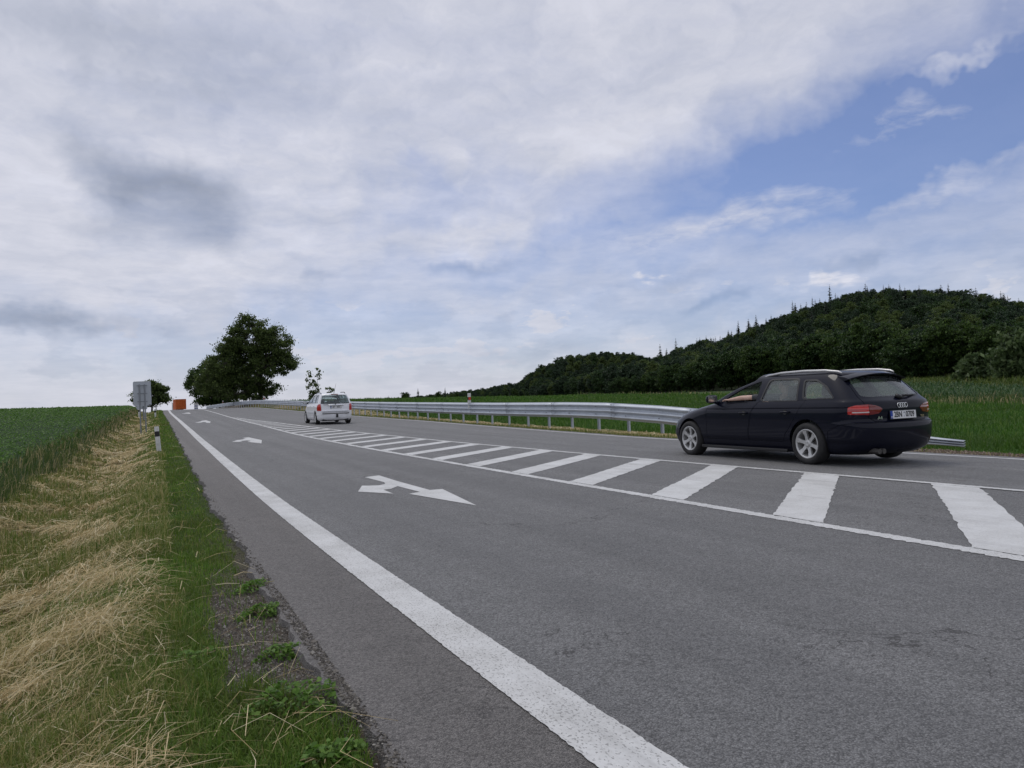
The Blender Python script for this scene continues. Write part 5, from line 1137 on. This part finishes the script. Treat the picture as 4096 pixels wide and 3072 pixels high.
B['panels'] = [('door', fd, 'x', -2, -.5), ('door', fd, 'x', .5, 2), ('door', rd, 'x', -2, -.5), ('door', rd, 'x', .5, 2),
               ('rear_bumper', [(-.36, .16), (-.36, .55), (-.42, .655), (-.72, .668), (-1.4, .668), (-1.4, .10)], 'x', -2, 2),
               ('tailgate', [(-.66, .56), (.66, .56), (.68, .98), (.71, 1.02), (.61, 1.455), (-.61, 1.455), (-.71, 1.02), (-.68, .98)], 'y', -2, -.45)]
B['lamps'] = [('tail_lamp', [(.685, .672), (.96, .672), (.93, .80), (.86, .93), (.78, 1.005), (.715, 1.005), (.70, .95)], -2, -.50, LRED)]
B['rear_glass'] = mat('rear_glass_clear', fn=m_glass((.78, .84, .84), .04))
WHITEC = mat('white_paint', fn=m_carpaint((.84, .85, .87), .0, .30, .30))
peu = setp(empty('estate_car', (8.40, 38.6, float(prof(38.6)) + .001), rad(-.8)), 'white estate car with black roof bars and aerial, farther up the road', 'car', 'cars driving uphill')
peu.rotation_euler[0] = math.atan(.0155)
make_car(B, peu, WHITEC, mat('side_glass_clear', fn=m_glass((.66, .74, .75), .10)))
for sx in (-1, 1):
    MB().tube([(sx * .60, 1.0, 1.475), (sx * .60, .93, 1.53), (sx * .60, .7, 1.56), (sx * .60, .1, 1.565), (sx * .59, -.2, 1.545), (sx * .58, -.28, 1.50)], .019, 8).build('roof_rail', TRIM, peu, smooth=True)
    mirror(peu, sx * .98, 2.02, 1.09, sx, TRIM)
    for y in (1.17, .24): MB().box((sx * .876, y, .90), (.03, .19, .035)).build('door_handle', WHITEC, peu, bevel=.01)
    MB().box((sx * .872, 1.3, .56), (.03, 1.75, .05)).build('side_strip', mat('grey_strip', (.42, .43, .44), .5), peu, bevel=.01)
plate(peu, (.02, -.775, .845), ('1BT', '3021'), 0)
MB().tube([(-.40, -.782, .925), (-.36, -.80, .932), (.36, -.80, .932), (.40, -.782, .925)], [.012, .022, .022, .012], 8).build('chrome_handle', CHROME, peu, smooth=True)
MB().prism([(-.028, .965), (-.01, .975), (.0, .96), (.018, .97), (.03, 1.005), (.015, 1.01), (.01, 1.035), (-.006, 1.04), (-.012, 1.02), (-.03, 1.015), (-.022, .995)], 'y', -.775, -.755).build('emblem', BRAKE, peu)
MB().box((-.46, -.772, .965), (.26, .006, .022)).build('badge', BRAKE, peu)
MB().box((0, -.60, 1.472), (.34, .04, .03)).build('high_brake_lamp', LDARK, peu, bevel=.006)
MB().tube([(.02, -.36, 1.51), (.03, -.38, 1.56), (.09, -.62, 2.0)], [.022, .010, .004], 6).build('aerial', TRIM, peu)
MB().tube([(.06, -.74, .36), (.06, -.86, .34), (.06, -.90, .38), (.06, -.90, .46)], [.02, .02, .02, .026], 8).box((.06, -.825, .42), (.10, .03, .16)).build('tow_bar', TRIM, peu)
MB().box((0, -.802, .535), (1.30, .045, .04)).build('bumper_lip', TRIM, peu)
MB().box((0, -.05, .28), (1.3, .12, .10)).build('rear_axle', CHASS, peu)

# ---- driver, forearm resting on the sill of the open window
def skin_figure(name, pts, edges, material, sub=2):
    """pts {key: (co, radius)} grown into one continuous surface"""
    keys = list(pts); me = bpy.data.meshes.new(name); me.from_pydata([pts[k][0] for k in keys], [(keys.index(a), keys.index(b_)) for a, b_ in edges], [])
    o = bpy.data.objects.new('tmp', me); COL.objects.link(o); md = o.modifiers.new('s', 'SKIN'); md.use_smooth_shade = True
    for k, sv in zip(keys, me.skin_vertices[0].data):
        r = pts[k][1]; sv.radius = r if isinstance(r, tuple) else (r, r)
    me.skin_vertices[0].data[0].use_root = True
    ss = o.modifiers.new('u', 'SUBSURF'); ss.levels = sub; ss.render_levels = sub
    dg = bpy.context.evaluated_depsgraph_get(); out = bpy.data.meshes.new_from_object(o.evaluated_get(dg)); bpy.data.objects.remove(o); out.shade_smooth()
    return out
SKIN = mat('skin', fn=lambda t, b: (t.put(b.inputs['Base Color'], t.ramp(t.noise(t.new('ShaderNodeTexCoord').outputs['Object'], 9, 4), [(.3, (.52, .33, .25)), (.7, (.64, .44, .35))])), setattr(b.inputs['Roughness'], 'default_value', .5))[0])
SHIRT = mat('grey_shirt', fn=lambda t, b: (t.put(b.inputs['Base Color'], t.ramp(t.noise(t.new('ShaderNodeTexCoord').outputs['Object'], 14, 4), [(.3, (.045, .047, .052)), (.7, (.09, .092, .10))])), setattr(b.inputs['Roughness'], 'default_value', .9))[0])
HAIR = mat('brown_hair', (.035, .022, .014), .8)
pts = {'pel': ((-.37, 1.10, .60), (.15, .11)), 'sp1': ((-.37, 1.00, .80), (.14, .10)), 'ch': ((-.37, .94, .98), (.15, .10)), 'nk': ((-.37, .94, 1.10), .055), 'jaw': ((-.37, .985, 1.17), (.066, .075)), 'hd': ((-.37, .965, 1.24), (.075, .092)), 'cr': ((-.37, .955, 1.30), (.062, .075)), 'nose': ((-.37, 1.062, 1.205), .014),
       'ls': ((-.555, .955, 1.03), .062), 'lu': ((-.70, 1.10, 1.04), .050), 'le': ((-.835, 1.285, 1.045), .044), 'lf': ((-.865, 1.46, 1.042), .043), 'lw': ((-.878, 1.66, 1.022), .029), 'lp': ((-.882, 1.735, 1.018), (.030, .018)), 'lk': ((-.884, 1.785, 1.014), (.036, .014)),
       'rs': ((-.185, .955, 1.03), .062), 're': ((-.11, 1.20, .86), .046), 'rw': ((-.24, 1.50, .93), .030), 'rk': ((-.27, 1.60, .98), .036),
       'lhip': ((-.47, 1.16, .58), .085), 'lkn': ((-.50, 1.62, .64), .062), 'lan': ((-.50, 1.88, .40), .042), 'rhip': ((-.27, 1.16, .58), .085), 'rkn': ((-.25, 1.62, .64), .062), 'ran': ((-.25, 1.88, .40), .042)}
ed = [('pel', 'sp1'), ('sp1', 'ch'), ('ch', 'nk'), ('nk', 'jaw'), ('jaw', 'hd'), ('hd', 'cr'), ('jaw', 'nose'), ('ch', 'ls'), ('ls', 'lu'), ('lu', 'le'), ('le', 'lf'), ('lf', 'lw'), ('lw', 'lp'), ('lp', 'lk'), ('ch', 'rs'), ('rs', 're'), ('re', 'rw'), ('rw', 'rk'), ('pel', 'lhip'), ('lhip', 'lkn'), ('lkn', 'lan'), ('pel', 'rhip'), ('rhip', 'rkn'), ('rkn', 'ran')]
for k, (dx_, L) in enumerate(((-.027, .062), (-.009, .074), (.009, .070), (.026, .055))):
    pts['f%da' % k] = ((-.884 + dx_, 1.815, 1.018), .0095); pts['f%db' % k] = ((-.886 + dx_ * 1.1, 1.815 + L * .55, 1.010), .0085); pts['f%dc' % k] = ((-.888 + dx_ * 1.1, 1.815 + L, .992), .007)
    ed += [('lk', 'f%da' % k), ('f%da' % k, 'f%db' % k), ('f%db' % k, 'f%dc' % k)]
pts['ta'] = ((-.848, 1.745, 1.010), .011); pts['tb'] = ((-.834, 1.79, 1.003), .010); pts['tc'] = ((-.832, 1.825, .998), .008); ed += [('lp', 'ta'), ('ta', 'tb'), ('tb', 'tc')]
drv = setp(link('person', skin_figure('person', pts, ed, SKIN), SKIN), 'driver with bare forearm laid along the window sill of the dark car', 'person')
drv.matrix_world = audi.matrix_basis.copy()
sh = {k: (pts[k][0], tuple(q + .014 for q in pts[k][1]) if isinstance(pts[k][1], tuple) else pts[k][1] + .014) for k in ('pel', 'sp1', 'ch', 'ls', 'lu', 'rs')}
sh['le'] = ((-.825, 1.268, 1.045), .056); sh['re'] = ((-.13, 1.12, .93), .060)
link('shirt', skin_figure('shirt', sh, [('pel', 'sp1'), ('sp1', 'ch'), ('ch', 'ls'), ('ls', 'lu'), ('lu', 'le'), ('ch', 'rs'), ('rs', 're')], SHIRT), SHIRT, drv)
tr_ = {k: (pts[k][0], pts[k][1] + .014) for k in ('lhip', 'lkn', 'lan', 'rhip', 'rkn', 'ran')}; tr_ = {'pel': ((-.37, 1.12, .57), (.165, .10)), **tr_}
link('trousers', skin_figure('trousers', tr_, [('pel', 'lhip'), ('lhip', 'lkn'), ('lkn', 'lan'), ('pel', 'rhip'), ('rhip', 'rkn'), ('rkn', 'ran')], CHASS), CHASS, drv)
link('hair', skin_figure('hair', {'a': ((-.37, .925, 1.20), (.070, .060)), 'b': ((-.37, .925, 1.28), (.082, .072)), 'c': ((-.37, .965, 1.335), (.066, .066)), 'd': ((-.37, 1.01, 1.335), (.055, .03))}, [('a', 'b'), ('b', 'c'), ('c', 'd')], HAIR), HAIR, drv)
